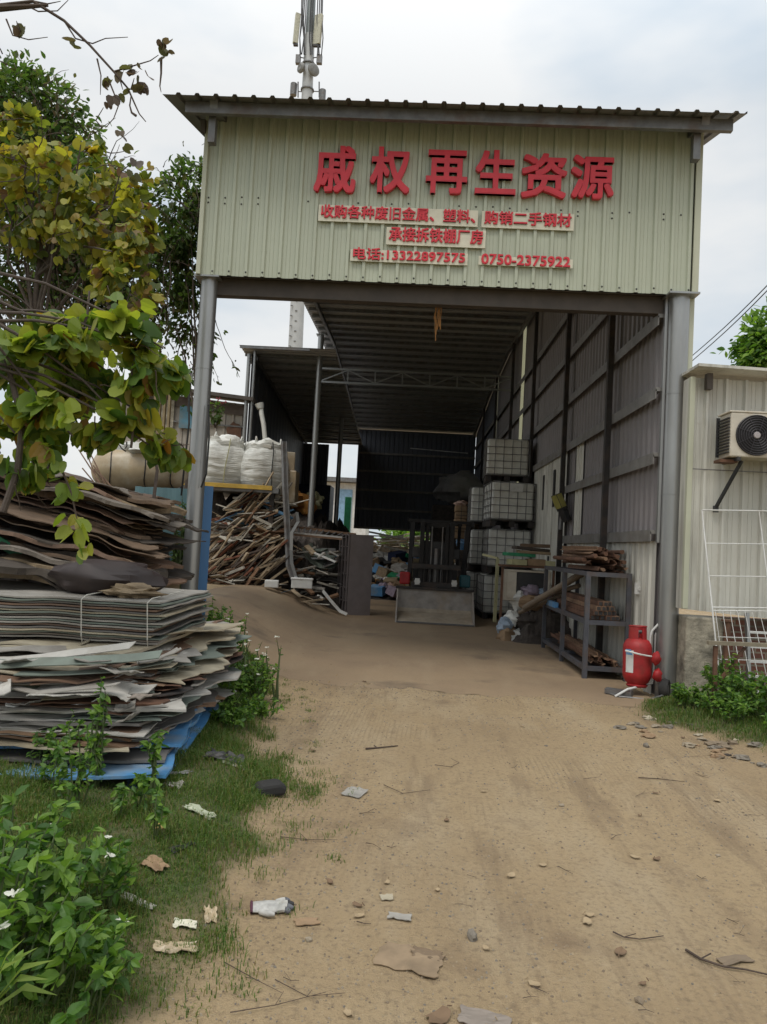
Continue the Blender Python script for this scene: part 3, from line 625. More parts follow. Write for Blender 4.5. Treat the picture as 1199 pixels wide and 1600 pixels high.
for k in range(7): mb.box((a.x-1.05+k*.19, 31.39, 2.6), (.06, .03, 2.6))
setp(mb.build('container', M['navy'], loc=(a.x-.5, 32.2, 1.2)), 'dark blue ribbed container standing under the side shed', 'container')
# right-hand building
rbx = thing('site_office', 'weathered white panel hut on a stained masonry base right of the shed', 'hut', (3.6, 8.1, 0))
mb = MB(); rb = ribs(2.96, 4.05, .207, .042, .74, .07, .005)
mb.strip([(x, 8.04-h, 1.0-.06*(x-2.96)) for x, h in rb], [(x, 8.04-h, 3.50-.02*(x-2.96)) for x, h in rb]); mb.strip([(2.96, 8.04, 1.0), (2.96, 8.22, 1.0)], [(2.96, 8.04, 3.5), (2.96, 8.22, 3.5)])
fwall = mb.build('front_panel', M['whitesheet'], rbx)
mb = MB(); mb.box((2.975, 8.01, 2.25), (.055, .06, 2.49)); mb.build('corner_trim', M['trim'], rbx, bevel=.004)
mb = MB(); mb.box((3.5, 7.995, 2.50), (1.05, .004, .010)); mb.build('panel_joint', M['steel'], rbx)
mb = MB(); mb.box((4.6, 8.12, 2.3), (1.1, .1, 2.7)); mb.build('side_panel', simple('dark_violet_panel', (.09, .075, .09), .5), rbx)
mb = MB(); mb.bar((2.95, 8.15, 3.575), (5.4, 8.15, 3.50), .75, .03); mb.build('roof', M['whitesheet'], rbx)
mb = MB(); mb.box((3.13, 7.96, 3.44), (.06, .08, .17)); mb.build('roof_batten', M['beam'], rbx)
mb = MB(); R.seed(2)
prof = [(3.02, 8.06), (3.40, 8.06), (3.40, 8.4), (3.02, 8.4)]
for j, z in enumerate((-.05, .25, .5, .75, .92)):
    pass
mb.box((3.22, 8.22, .45), (.40, .32, .94)); mb.build('masonry_pier', M['concrete'], rbx, bevel=.02)
mb = MB(); mb.tube([(3.425, 7.99, .02), (3.425, 7.99, .90)], .035, 10); mb.box((3.425, 7.99, .905), (.1, .09, .02)); mb.build('base_pipe', M['rust'], rbx)
mb = MB(); mb.box((4.2, 8.30, .45), (1.55, .16, .94)); mb.build('brick_base', M['brick'], rbx)
# outdoor unit with its brackets
ac = thing('outdoor_unit', 'cream outdoor air conditioner with round dark fan grille on the hut wall', 'air conditioner', (3.62, 7.75, 2.58))
mb = MB(); ax0, ax1, az0, az1, ay = 3.24, 4.06, 2.60, 3.06, 7.62
mb.box(((ax0+ax1)/2, ay+.15, (az0+az1)/2), (ax1-ax0, .28, az1-az0)); mb.build('casing', M['cream'], ac, bevel=.015)
mb = MB(); mb.box(((ax0+ax1)/2, ay+.16, az1+.008), (ax1-ax0+.03, .31, .02)); mb.build('lid', M['cream'], ac, bevel=.006)
fcx, fcz = 3.50, 2.83
mb = MB(); mb.lathe([(0, .002), (.205, .002), (.21, 0), (.21, -.01)], 40, Matrix.Translation((fcx, ay+.004, fcz)) @ Matrix.Rotation(pi/2, 4, 'X')); mb.build('fan_opening', simple('fan_shadow_black', (.012, .011, .012), .6), ac)
mb = MB()
for r_ in (.06, .085, .11, .135, .16, .185, .205):
    pts = [(fcx+r_*cos(a), ay-.006, fcz+r_*sin(a)) for a in [i*2*pi/36 for i in range(37)]]; mb.tube(pts, .0042, 5, False)
for k in range(8): a = k*pi/4+.2; mb.bar((fcx+.04*cos(a), ay-.006, fcz+.04*sin(a)), (fcx+.21*cos(a+.25), ay-.006, fcz+.21*sin(a+.25)), .006)
mb.build('fan_grille', M['grille'], ac)
mb = MB(); mb.lathe([(0, .012), (.03, .010), (.036, 0)], 20, Matrix.Translation((fcx, ay-.006, fcz)) @ Matrix.Rotation(pi/2, 4, 'X')); mb.build('fan_hub', M['hub'], ac)
mb = MB()
for k in range(12): mb.box((ax0-.012, ay+.15, az0+.05+k*.032), (.02, .25, .012))
mb.box((ax0-.02, ay+.28, (az0+az1)/2), (.03, .02, .42)); mb.build('side_fins', M['black'], ac)
for x in (3.33, 3.93):
    mb = MB(); mb.bar((x, ay, az0-.02), (x, 8.0, az0-.02), .035); mb.bar((x+.06, ay+.08, az0-.03), (x-.07, 7.98, az0-.50), .028); mb.box((x-.07, 7.985, az0-.52), (.05, .03, .07)); mb.build('bracket', M['black'] if x > 3 else M['rust'], ac)
mb = MB(); mb.box((3.26, 7.78, az0-.035), (.18, .16, .03)); mb.build('support_plate', M['rust'], ac)
# wires at the right
for k, (za, lab) in enumerate(((0, 'upper thin utility wire slanting across the sky right of the sign'), (-.35, 'lower thin utility wire slanting across the sky right of the sign'))):
    a = px(1085, 553+k*8, 24); b = px(1260, 382+k*8, 16); mb = MB()
    mb.tube([a+(a-b)*.4]+[lerp(a, b, i/8)-Vector((0, 0, .10*sin(pi*i/8))) for i in range(9)]+[b+(b-a)*.5], .014, 5); setp(mb.build('utility_wire', M['cable'], loc=a), lab, 'wire')
# ================================================================== YARD OBJECTS
def blob(mb, c, r, seed, n=18, m=12, amp=.22, sq=1.0, top=None):
    """lumpy closed bag or heap"""
    c = Vector(c); vs = []
    for i in range(m+1):
        th = pi*i/m
        for j in range(n):
            ph = 2*pi*j/n; d = Vector((sin(th)*cos(ph), sin(th)*sin(ph), cos(th)))
            d = Vector([math.copysign(abs(q)**sq, q) for q in d])
            k = 1 + amp*noise.noise(d*1.7+Vector((seed*3.1, seed, 0))) + amp*.5*noise.noise(d*4.5+Vector((0, seed*2.3, 0)))
            vs.append(c + Vector((d.x*r[0]*k, d.y*r[1]*k, d.z*r[2]*k)))
    return mb.add(vs, [(i*n+j, i*n+(j+1) % n, (i+1)*n+(j+1) % n, (i+1)*n+j) for i in range(m) for j in range(n)])
# --- deck with bulk bags
dk = thing('raised_deck', 'raised scrap deck with yellow front plank carrying the white bulk bags', 'platform', (-4.3, 16.2, .6))
mb = MB(); mb.box((-4.55, 16.3, 2.50), (3.7, 2.5, .10)); mb.build('deck_top', M['steel'], dk)
mb = MB(); a = px(318, 759, 15.0); b = px(425, 768, 15.0); mb.bar((-6.2, 15.03, 2.58), (b.x, 15.03, 2.55), .05, .09); mb.build('front_plank', M['yellow'], dk, bevel=.005)
for x, y in ((-6.2, 15.2), (-4.5, 15.2), (-2.85, 15.2), (-2.85, 17.4), (-6.2, 17.4)):
    mb = MB(); mb.box((x, y, 1.5), (.1, .1, 1.95)); mb.build('leg', M['darksteel'], dk)
def bulkbag(label, c, w_, h_, tilt, seed, strapcol):
    t = thing('bulk_bag', label, 'bag', (c[0], c[1], c[2])); mb = MB(); n, m = 40, 26; vs = []
    for i in range(m+1):
        z = i/m
        for j in range(n):
            ph = 2*pi*j/n; q = .62; x, y = math.copysign(abs(cos(ph))**q, cos(ph)), math.copysign(abs(sin(ph))**q, sin(ph))
            rr = (.80+.25*sin(pi*min(1, z*1.15))**.6 - .06*z) * (1 + .05*noise.noise((x*2, y*2+seed, z*9)) + .03*noise.noise((x*5, y*5+seed, z*22)))
            zz = z*h_ + (.10*noise.noise((x*2.2+seed, y*2.2, 0)) + .05*noise.noise((x*7, y*7, seed)))*z*z
            vs.append(Vector((x*rr*w_/2, y*rr*w_/2, zz)))
    top = len(vs); vs.append(Vector((0, 0, h_*.93)))
    fs = [(i*n+j, i*n+(j+1) % n, (i+1)*n+(j+1) % n, (i+1)*n+j) for i in range(m) for j in range(n)] + [(m*n+j, m*n+(j+1) % n, top) for j in range(n)] + [tuple(range(n-1, -1, -1))]
    Mx = Matrix.Translation(c) @ Matrix.Rotation(radians(tilt), 4, 'Y') @ Matrix.Rotation(radians(12+seed*9), 4, 'Z')
    mb.add(vs, fs, Mx); body = mb.build('bag_body', M['bulk'], t, smooth=True)
    mb = MB(); mb.tube([Mx @ Vector(p) for p in ((.02, -w_*.53, .02), (.0, -w_*.55, h_*.4), (.02, -w_*.53, h_*.8), (.03, -w_*.42, h_*1.02))], .012, 6); mb.build('strap', strapcol, t)
    mb = MB()
    for q in (-.3, .25): mb.tube([Mx @ Vector(p) for p in ((q, -.25, h_*.95), (q+.04, -.18, h_*1.13), (q+.12, -.1, h_*.98))], .018, 6)
    mb.build('lifting_loop', M['bulk'], t)
    mb = MB(); blob(mb, Mx @ Vector((0, 0, h_*.95)), (w_*.34, w_*.34, .17), seed, amp=.4); mb.build('contents', M['whiteplastic'], t, smooth=True)
c = px(342, 757, 15.75); bulkbag('peaked white bulk bag with a yellow tie leaning next to the left post', (c.x, 15.75, 2.55), 1.06, 1.02, 6, 1, M['paleyellow'])
c = px(410, 762, 15.7); bulkbag('square topped white bulk bag with a dark strap at the right end of the deck', (c.x, 15.7, 2.55), 1.0, .97, 0, 2, M['cable'])
# --- lean strip and crate on the deck end
mb = MB(); pts = [(px(444, 690, 15.1)), (px(446, 760, 14.9)), (px(450, 840, 14.8)), (px(452, 885, 14.7)), (px(462, 912, 14.6))]
for k, (dx, wv) in enumerate(((0, .0), (.09, .02), (.18, 0))):
    pass
A = [p+Vector((-.065, 0, 0)) for p in pts]; B = [p+Vector((-.02, -.03, 0)) for p in pts]; C_ = [p+Vector((.03, 0, 0)) for p in pts]; D = [p+Vector((.065, -.03, 0)) for p in pts]
mb.strip(A, B); mb.strip(B, C_); mb.strip(C_, D); o = mb.build('metal_strip', M['steel'], loc=pts[-1]); setp(o, 'tall ribbed pale metal strip standing at the right edge of the timber heap', 'metal strip'); sm = o.modifiers.new('thick', 'SOLIDIFY'); sm.thickness = .006
mb = MB(); pts = [px(464, 800, 14.6), px(466, 815, 14.55), px(456, 832, 14.5), px(455, 860, 14.5), px(456, 880, 14.4), px(462, 900, 14.3), px(466, 915, 14.3)]
mb.strip([p+Vector((-.03, 0, 0)) for p in pts], [p+Vector((.03, .02, 0)) for p in pts]); o = mb.build('bent_strip', M['galv'], loc=pts[-1]); setp(o, 'twisted pale metal strip hanging beside the taller ribbed strip', 'metal strip'); o.modifiers.new('thick', 'SOLIDIFY').thickness = .006
c = px(449, 722, 15.9); mb = MB(); mb.box((0, 0, 0), (.3, .3, .42), Matrix.Translation((c.x, 15.9, c.z)) @ Matrix.Rotation(.3, 4, 'Z')); mb.box((0, 0, -.55), (.5, .5, .7), Matrix.Translation((c.x, 15.9, c.z))); setp(mb.build('crate', M['tarp'], loc=(c.x, 15.9, 2.55), bevel=.02), 'small buff box right of the square topped bulk bag', 'box')
# --- heap core and timber sticks
def mound(name, label, x0, x1, y0, y1, hf, mt, seed, nx=26, ny=14, amp=.18):
    mb = MB(); P = []
    for j in range(ny+1):
        for i in range(nx+1):
            x, y = lerp(x0, x1, i/nx), lerp(y0, y1, j/ny)
            P.append((x, y, gh(x, y, False) - .05 + max(0, hf(x, y)*(1+amp*1.5*noise.noise((x*2.3, y*2.3, seed))) + amp*noise.noise((x*6, y*6, seed))*min(1, hf(x, y)*3))))
    mb.add(P, [(j*(nx+1)+i, j*(nx+1)+i+1, (j+1)*(nx+1)+i+1, (j+1)*(nx+1)+i) for j in range(ny) for i in range(nx)])
    o = mb.build(name, mt, loc=((x0+x1)/2, y0, gh((x0+x1)/2, y0, False)), recalc=False); setp(o, label, 'heap', None, 'stuff'); return o
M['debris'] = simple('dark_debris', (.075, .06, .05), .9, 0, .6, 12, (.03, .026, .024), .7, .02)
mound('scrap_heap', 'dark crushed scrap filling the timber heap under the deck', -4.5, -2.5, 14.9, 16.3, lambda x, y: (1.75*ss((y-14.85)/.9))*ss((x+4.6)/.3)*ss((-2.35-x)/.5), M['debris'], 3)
stick_protos = []
for k, (l_, w_, h_) in enumerate(((.9, .035, .03), (.7, .07, .02), (1.1, .03, .03), (.5, .11, .015), (.8, .05, .04), (.6, .025, .025), (.55, .20, .018), (.45, .28, .012))):
    for mi in (0, 1, 2, 3, 4, 5, 6, 0, 1, 4):
        if (k+mi) % 2 and mi not in (0, 4): continue
        mb = MB(); mb.box((0, 0, 0), (l_, w_, h_)); o = mb.build('timber_stick', WOOD[mi], loc=(0, 0, 0)); stick_protos.append((o, mi))
used = set()
def place(protos, loc, rot, label, group, name=None, scale=None, cat=None):
    o = protos
    if o.name in used: c = o.copy(); COL.objects.link(c)
    else: c = o; used.add(o.name)
    c.location = loc; c.rotation_euler = rot
    if scale: c.scale = scale
    setp(c, label, cat, group); return c
R.seed(21); nst = 0
while nst < 235:
    x = U(-4.15, -2.62); z = U(.58, 2.45)
    top = 2.45 if x > -3.5 else 2.45-(-3.5-x)*1.2
    if z > top or x > -2.62+.0*z: continue
    low = z < 1.45
    y = 14.72 + (z-.6)*.32 + U(-.12, .12) + (.25 if x < -4 else 0)
    a = radians(U(15, 58) if low else U(-25, 60)); o, mi = R.choice(stick_protos)
    if low and mi in (4, 5): o, mi = R.choice(stick_protos)
    if mi == 5 and z < 1.7: continue
    if o.dimensions.y > .15 and low: continue
    place(o, (x, y, z), (U(-.4, .4), -a, U(-.5, .5)), 'broken timber length in the tangled heap under the deck', 'broken timber in the heap', scale=(U(.5, 1.3), U(.6, 1.4), U(.6, 1.5)), cat='timber'); nst += 1
for k in range(34):     # sticks spilled at the foot
    o, mi = R.choice(stick_protos); x = U(-4.2, -1.6); y = 14.55+U(-.1, .35)
    place(o, (x, y, gh(x, y)+.05+U(0, .12)), (U(-.3, .3), U(-.35, .3), U(-1.5, 1.5)), 'broken timber spilled along the foot of the heap', 'broken timber at the foot', scale=(U(.4, .8),)*3, cat='timber')
for o, mi in stick_protos:
    if o.name not in used: bpy.data.objects.remove(o)
for x, y, Y, w_, h_, lab in ((425, 912, 14.3, .26, .14, 'smaller white foam block at the foot of the timber heap'), (472, 912, 14.2, .40, .17, 'larger white foam box at the foot of the scrap, left of the cabinet')):
    c = px(x, y, Y); mb = MB(); mb.box((0, 0, 0), (w_, .22, h_), Matrix.Translation(c) @ Matrix.Rotation(.12, 4, 'Z')); 
    if w_ > .3: mb.box((0, 0, h_/2+.01), (w_*1.08, .25, .03), Matrix.Translation(c) @ Matrix.Rotation(.12, 4, 'Z'))
    setp(mb.build('foam_box', M['foam'], loc=(c.x, c.y, c.z-h_/2), bevel=.015), lab, 'foam box')
# --- bent sheets and fallen shelf between heap and cabinet
def bent(label, pts, wdt, mt, th=.01, name='bent_sheet', cat='metal sheet', group=None):
    mb = MB(); pts = [Vector(p) for p in pts]; mb.strip(pts, [p+Vector(wdt) for p in pts]); o = mb.build(name, mt, loc=pts[-1]); o.modifiers.new('thick', 'SOLIDIFY').thickness = th
    return setp(o, label, cat, group)
bent('curved grey green metal sheet leaning beside the cabinet', [px(471, 856, 15.6), px(476, 868, 15.5), px(486, 880, 15.5), px(500, 888, 15.5), px(518, 889, 15.6)], (.15, .5, .12), SHEET[4])
R.seed(9)
for k in range(16):
    x0 = U(452, 500); y0 = U(862, 925); dx = U(20, 45); Y = U(15.6, 17)
    a = px(x0, y0, Y); b = px(x0+dx, y0+U(-6, 8), Y-.1); m_ = lerp(a, b, .5)+Vector((0, 0, U(-.08, .05)))
    bent('scrap metal sheet in the dark tangle left of the cabinet', [a, lerp(a, m_, .5), m_, b], (U(-.1, .1), .5, U(.02, .15)), R.choice([SHEET[2], SHEET[4], M['galv'], SHEET[6], M['darksteel']]), .012, group='metal sheets in the tangle')
mound('scrap_heap', 'dark tangle of scrap between the timber heap and the cabinet', -2.8, -1.2, 15.5, 19.5, lambda x, y: .95*ss((y-15.3)/1.5)*ss((x+3.1)/.4)*ss((-1.0-x)/.5), M['debris'], 7)
for k in range(46):
    x, y = U(455, 525), U(858, 935); Y = U(15.1, 15.9); c = px(x, y, Y); c.z = max(c.z, gh(c.x, c.y, False)+.04); mb = MB(); mb.box((0, 0, 0), (U(.12, .55), U(.03, .12), U(.015, .05)), Matrix.Translation(c) @ Euler((U(-.4, .4), U(-.6, .6), U(-1, 1))).to_matrix().to_4x4())
    setp(mb.build('scrap_piece', R.choice([WOOD[0], WOOD[4], M['foam'], SHEET[0], SHEET[3], WOOD[1], M['galv'], WOOD[3]]), loc=c), 'pale scrap piece in the tangle just left of the cabinet', 'scrap', 'pale scrap left of the cabinet')
shf = thing('fallen_shelf', 'metal shelf frame lying on the scrap behind the grey cabinet', 'shelf', (-1.9, 16.2, 1.2))
mb = MB(); a0, a1 = px(457, 823, 16.2), px(556, 835, 16.0); a2, a3 = px(460, 835, 15.6), px(535, 842, 15.5)
mb.bar(a0, a1, .06, .05); mb.bar(a2, a3, .05, .05); mb.build('rails', M['rustlight'], shf)
mb = MB()
for i in range(11): mb.bar(lerp(a0, a1, i/10), lerp(a2, a3, i/10), .03, .02)
mb.build('slats', M['steel'], shf); mb = MB(); mb.strip([a2+Vector((0, -.02, -.02)), a3+Vector((0, -.02, -.02))], [a2+Vector((0, -.03, .05)), a3+Vector((0, -.03, .05))]); mb.build('front_edge', M['white'], shf)
# --- cabinet
cb = thing('cabinet', 'tall grey brown steel cabinet standing on its end with open pigeonholes', 'cabinet', (-1.23, 15.4, 0))
cth = radians(24); Mc = Matrix.Translation((-1.23, 15.4, 0)) @ Matrix.Rotation(cth, 4, 'Z'); W_, D_, H_ = .56, .60, 1.70
mb = MB(); mb.box((W_/2+.02, .01, H_/2), (W_-.04, .02, H_), Mc); mb.box((W_/2+.02, D_-.01, H_/2), (W_-.04, .02, H_), Mc); mb.box((W_-.01, D_/2, H_/2), (.02, D_-.04, H_), Mc)
mb.box((W_/2, D_/2, H_-.012), (W_-.045, D_-.045, .02), Mc); mb.box((W_/2, D_/2, .05), (W_-.045, D_-.045, .04), Mc); mb.build('carcass', M['locker'], cb)
mb = MB()
for y in (.015, .205, .40, D_-.015): mb.box((.012, y, H_/2), (.024, .03, H_), Mc)
mb.build('front_stiles', M['locker'], cb)
for k in range(1, 6): mb = MB(); mb.box((W_/2, D_/2, k*H_/6+.02), (W_-.05, D_-.05, .022), Mc); mb.build('shelf', M['locker'], cb)
mb = MB(); mb.box((W_/2, .30, H_/2), (W_-.06, .016, H_-.1), Mc); mb.build('divider', M['locker'], cb)
bent('white curled trim strip lying at the foot of the cabinet', [px(503, 925, 15.0), px(515, 940, 15.0), px(530, 957, 15.0), px(541, 962, 15.0)], (.03, .03, .05), M['white'], .01, 'trim_strip', 'strip')
# --- forklift with bucket
fk = thing('forklift', 'dark forklift with a wide steel bucket parked in the shed', 'forklift', (.6, 15.5, 0))
mb = MB(); bx0, bx1, by = -.17, 1.39, 14.52
mb.prism([(by+.66, .12), (by+.79, .12), (by+.79, .66), (by+.73, .66), (by+.70, .24)], 'x', bx1-bx0-.06, Matrix.Translation((bx0+.03, 0, 0)))
for x in (bx0, bx1-.03): mb.prism([(by, .02), (by+.79, .02), (by+.79, .66), (by+.66, .66)], 'x', .03, Matrix.Translation((x, 0, 0)))
bk = mb.build('bucket', M['bucket'], fk)
mb = MB(); mb.prism([(by, .015), (by+.69, .13), (by+.70, .26), (by+.66, .19), (by, .045)], 'x', bx1-bx0-.064, Matrix.Translation((bx0+.032, 0, 0))); mb.build('bucket_floor', simple('lit_bucket_floor', (.46, .39, .30), .5, .1, .35, 5, (.3, .22, .14), .6), bk)  # floor plate lighter than the bucket sides: light falling on it painted in
mb = MB(); mb.box((.61, by+.715, .67), (1.6, .14, .05)); mb.build('bucket_rim', M['darksteel'], bk)
mb = MB(); mb.box((.61, by-.01, .04), (1.5, .06, .025)); mb.build('cutting_edge', M['steel'], bk)
my = 15.45
for x in (.30, .92):
    mb = MB(); mb.box((x, my, 1.05), (.09, .14, 2.0)); mb.build('mast_rail', M['forklift'], fk, bevel=.006)
    mb = MB(); mb.box((x+(.10 if x < .6 else -.10), my+.02, 1.02), (.07, .11, 1.9)); mb.build('inner_rail', M['forklift'], fk, bevel=.006)
for z in (.55, 1.05, 1.98):
    mb = MB(); mb.box((.61, my+.06, z), (.62, .05, .10)); mb.build('mast_crossbar', M['forklift'], fk, bevel=.005)
for x in (.50, .72):
    mb = MB(); mb.tube([(x, my-.02, .5), (x, my-.02, 1.95)], .016, 6); mb.build('lift_chain', M['steel'], fk)
mb = MB(); mb.tube([(.61, my+.02, .2), (.61, my+.02, 1.5)], .05, 10); mb.build('lift_cylinder', M['steel'], fk, smooth=True)
for z in (.75, 1.12): 
    mb = MB(); mb.box((.61, my-.11, z), (1.0, .05, .10)); mb.build('carriage_bar', M['darksteel'], fk)
mb = MB()
for k in range(6): mb.box((.37+k*.095, my-.1, .94), (.022, .03, .30))
mb.build('load_guard', M['darksteel'], fk)
mb = MB(); mb.box((.61, 16.9, .62), (1.06, 1.9, .62)); mb.box((.61, 17.7, .98), (1.04, .6, .5)); mb.build('body', simple('faded_forklift_yellow', (.16, .12, .05), .5, .1, .4, 5, (.06, .05, .045), .7), fk, bevel=.06)
mb = MB(); mb.box((.61, 15.98, 1.0), (.95, .12, .34)); mb.box((.61, 15.75, .55), (.9, .3, .6)); mb.box((.61, 15.62, 1.05), (.56, .03, 1.2)); mb.box((.61, 15.75, 1.4), (1.0, .04, .22)); mb.build('dashboard', M['black'], fk, bevel=.03)
mb = MB(); mb.tube([(.61, 16.12, 1.2)] + [(.61, 16.25, 1.3)], .015, 6); mb.tube([(.61+.17*cos(a), 16.27+.08*sin(a), 1.32+.15*sin(a)) for a in [i*2*pi/18 for i in range(19)]], .014, 6, False); mb.build('steering_wheel', M['black'], fk)
mb = MB(); mb.box((.61, 16.9, 1.02), (.5, .5, .14)); mb.box((.61, 17.15, 1.28), (.48, .12, .48)); mb.build('seat', M['black'], fk, bevel=.04)
for x in (.07, 1.2):
    mb = MB(); mb.bar((x, 15.75, .8), (x+(.03 if x < .6 else .10), 15.92 if x < .6 else 16.0, 2.06), .09, .09); mb.build('guard_pillar', M['forklift'], fk); mb = MB(); mb.bar((x, 17.6, 1.1), (x, 17.4, 2.06), .07, .07); mb.build('guard_pillar', M['forklift'], fk)
mb = MB(); mb.bar((-.02, 15.9, 2.08), (1.36, 15.9, 2.08), .07, .06)
for k in range(8): mb.box((.10+k*.145, 16.7, 2.09), (.04, 1.6, .04))
mb.bar((.0, 17.5, 2.08), (1.26, 17.5, 2.08), .06); mb.build('overhead_guard', M['forklift'], fk)
for x in (.24, 1.0):
    mb = MB(); mb.lathe([(0, .06), (.055, .06), (.062, .0), (.05, -.05)], 16, Matrix.Translation((x, my-.14, .80)) @ Matrix.Rotation(pi/2, 4, 'X')); mb.box((x, my-.12, .80), (.10, .08, .13)); mb.build('headlight', M['white'], fk)
mb = MB(); mb.box((0, 0, 0), (.14, .06, .10), Matrix.Translation((.63, 16.05, 1.50)) @ Matrix.Rotation(.6, 4, 'Y')); mb.build('red_lamp', M['red'], fk, bevel=.02)
for x, y, r_ in ((.12, 15.95, .32), (1.10, 15.95, .32), (.18, 17.35, .26), (1.04, 17.35, .26)):
    mb = MB(); mb.lathe([(r_*.55, -.1), (r_*.9, -.11), (r_, -.07), (r_, .07), (r_*.9, .11), (r_*.55, .1)], 24, Matrix.Translation((x, y, r_)) @ Matrix.Rotation(pi/2, 4, 'Y')); ty_ = mb.build('wheel', M['tyre'], fk, smooth=True)
    mb = MB(); mb.lathe([(0, -.08), (r_*.55, -.08), (r_*.55, .08), (0, .08)], 16, Matrix.Translation((x, y, r_)) @ Matrix.Rotation(pi/2, 4, 'Y')); mb.build('rim', M['paleyellow'], ty_)
for x, mt_ in ((-.02, M['redcyl']), (1.25, M['tealpaint'])):
    mb = MB(); mb.box((x, 15.75, .84), (.22, .2, .26)); mb.build('side_step', mt_, fk, bevel=.03)
# --- IBC tanks
def ibc():
    t = thing('tank_cage', 'x', 'tank', (0, 0, 0)); w_, d_, h_ = .98, 1.12, .84
    mb = MB(); mb.box((0, 0, .14+h_/2), (w_-.05, d_-.05, h_)); o = mb.build('tank', M['whiteplastic'], t, bevel=.07); o.modifiers['bevel'].segments = 3
    mb = MB()
    for z in (.16, .30, .46, .62, .78, .96):
        for s_ in (-1, 1): mb.box((0, s_*d_/2, z), (w_, .013, .013)); mb.box((s_*w_/2, 0, z), (.013, d_, .013))
    for k in range(6):
        u = -.5+k/5
        for s_ in (-1, 1): mb.box((u*(w_-.02), s_*(d_/2+.002), .56), (.013, .013, .82)); mb.box((s_*(w_/2+.002), u*(d_-.02), .56), (.013, .013, .82))
    mb.build('cage', M['steel'], t)
    mb = MB()
    for x in (-.42, 0, .42): mb.box((x, 0, .06), (.12, 1.1, .12))
    mb.box((0, 0, .13), (w_, 1.12, .02)); mb.build('pallet', M['darksteel'], t)
    mb = MB(); mb.lathe([(0, .05), (.09, .05), (.09, 0)], 16, Matrix.Translation((0, 0, .98))); mb.build('cap', M['black'], t); return t
ib0 = ibc(); first = True
for x, y, z, rz, lab in ((2.18, 17.0, 0, 2, 'lowest tank of the near tank stack, mostly hidden by junk'), (2.24, 16.9, 1.03, 0, 'white caged tank third from the top of the near stack by the door'),
    (2.22, 16.75, 2.06, 3, 'white caged tank with a paper label, second from the top of the near stack'), (2.19, 17.25, 3.09, -3, 'topmost white caged tank of the stack by the wall'),
    (1.93, 18.4, 0, 0, 'lowest tank of the stack behind the near one'), (1.95, 18.4, 1.03, 2, 'middle tank of the stack behind the near one'), (1.97, 18.4, 2.06, -2, 'upper tank of the shorter stack behind the near one')):
    o = ib0 if first else copy_tree(ib0); first = False; o.location = (x, y, z); o.rotation_euler.z = radians(rz); o['label'] = lab; o['group'] = 'caged white liquid tanks stacked by the wall'
    LOC[o.name] = Vector((x, y, z))
    if 'paper' in lab: tlab = o
mb = MB(); c = px(808, 762, 16.14); mb.box((c.x, 16.165, c.z), (.28, .012, .18)); o = mb.build('paper_label', M['white'], None, loc=(0, 0, 0)); o.parent = tlab; o.matrix_parent_inverse = (Matrix.Translation(tlab.location) @ tlab.rotation_euler.to_matrix().to_4x4()).inverted()
# --- steel rack with bars
rk = thing('steel_rack', 'dark grey steel rack with three tiers of rusty bars by the shed wall', 'rack', (2.55, 10.5, 0))
RX0, RX1, RY0, RY1 = 2.24, 2.74, 9.2, 11.95
for y in (RY0, 10.55, RY1):
    for x in (RX0, RX1): mb = MB(); mb.box((x, y, .66), (.055, .055, 1.32)); mb.build('upright', M['rackgrey'], rk)
for z in (.14, .70, 1.29):
    mb = MB()
    for x in (RX0, RX1): mb.box((x+(.004 if x < 2.5 else -.004), (RY0+RY1)/2, z), (.05, RY1-RY0-.06, .055))
    for y in (RY0, 10.55, RY1): mb.box(((RX0+RX1)/2, y, z), (RX1-RX0-.06, .05, .055))
    mb.build('shelf_frame', M['rackgrey'], rk)
    mb = MB(); mb.box(((RX0+RX1)/2, (RY0+RY1)/2, z-.015), (RX1-RX0-.07, RY1-RY0-.06, .012)); mb.build('shelf_plate', M['darksteel'], rk)
def barproto(kind, l_, mt):
    mb = MB(); s_ = .05
    if kind == 'angle': mb.prism([(0, 0), (s_, 0), (s_, .006), (.006, .006), (.006, s_), (0, s_)], 'y', l_)
    elif kind == 'box':
        s_ = .055; mb.prism([(0, 0), (s_, 0), (s_, s_), (0, s_)], 'y', l_); mb.cur = 1; mb.box((s_/2, -.002, s_/2), (s_*.78, .004, s_*.78))
    else: mb.tube([(0, 0, .03), (0, l_, .03)], .028, 8)
    return mb.build('steel_bar', [mt, M['black']] if kind == 'box' else mt, loc=(0, 0, 0))
bp = {(k, i): barproto(k, l_, m_) for k, l_ in (('angle', 2.3), ('box', 2.2), ('round', 2.0)) for i, m_ in enumerate((M['rust'], M['rustlight']))}
R.seed(31)
for r_ in range(4):
    for k in range(6-r_):
        place(bp[('box', R.randint(0, 1))], (2.30+k*.060+r_*.03, RY0+.05+U(-.05, .06), .73+r_*.057), (0, 0, U(-.01, .01)), 'rusty square steel tube stacked on the middle tier of the rack', 'square tubes on the middle tier', cat='steel bar')
for k in range(18):
    place(bp[('angle', k % 2)], (2.28+U(0, .36), RY0+.06+U(-.05, .1), .17+.028*(k//4)), (U(-.01, .02), U(0, 6.28), U(-.03, .03)), 'rusty angle bar lying on the bottom tier of the rack', 'angle bars on the bottom tier', cat='steel bar')
for k in range(34):
    place(bp[('angle' if k % 3 else 'round', R.choice([0, 0, 1]))], (2.30+U(0, .42), RY0+.0+U(-.02, .6), 1.33+.016*k*.55+U(0, .02)), (U(.0, .03), U(0, 6.28), U(-.10, .10)), 'rusty bar in the loose bundle on top of the rack', 'bars on top of the rack', scale=(U(.8, 1.1), U(.5, .85), 1), cat='steel bar')
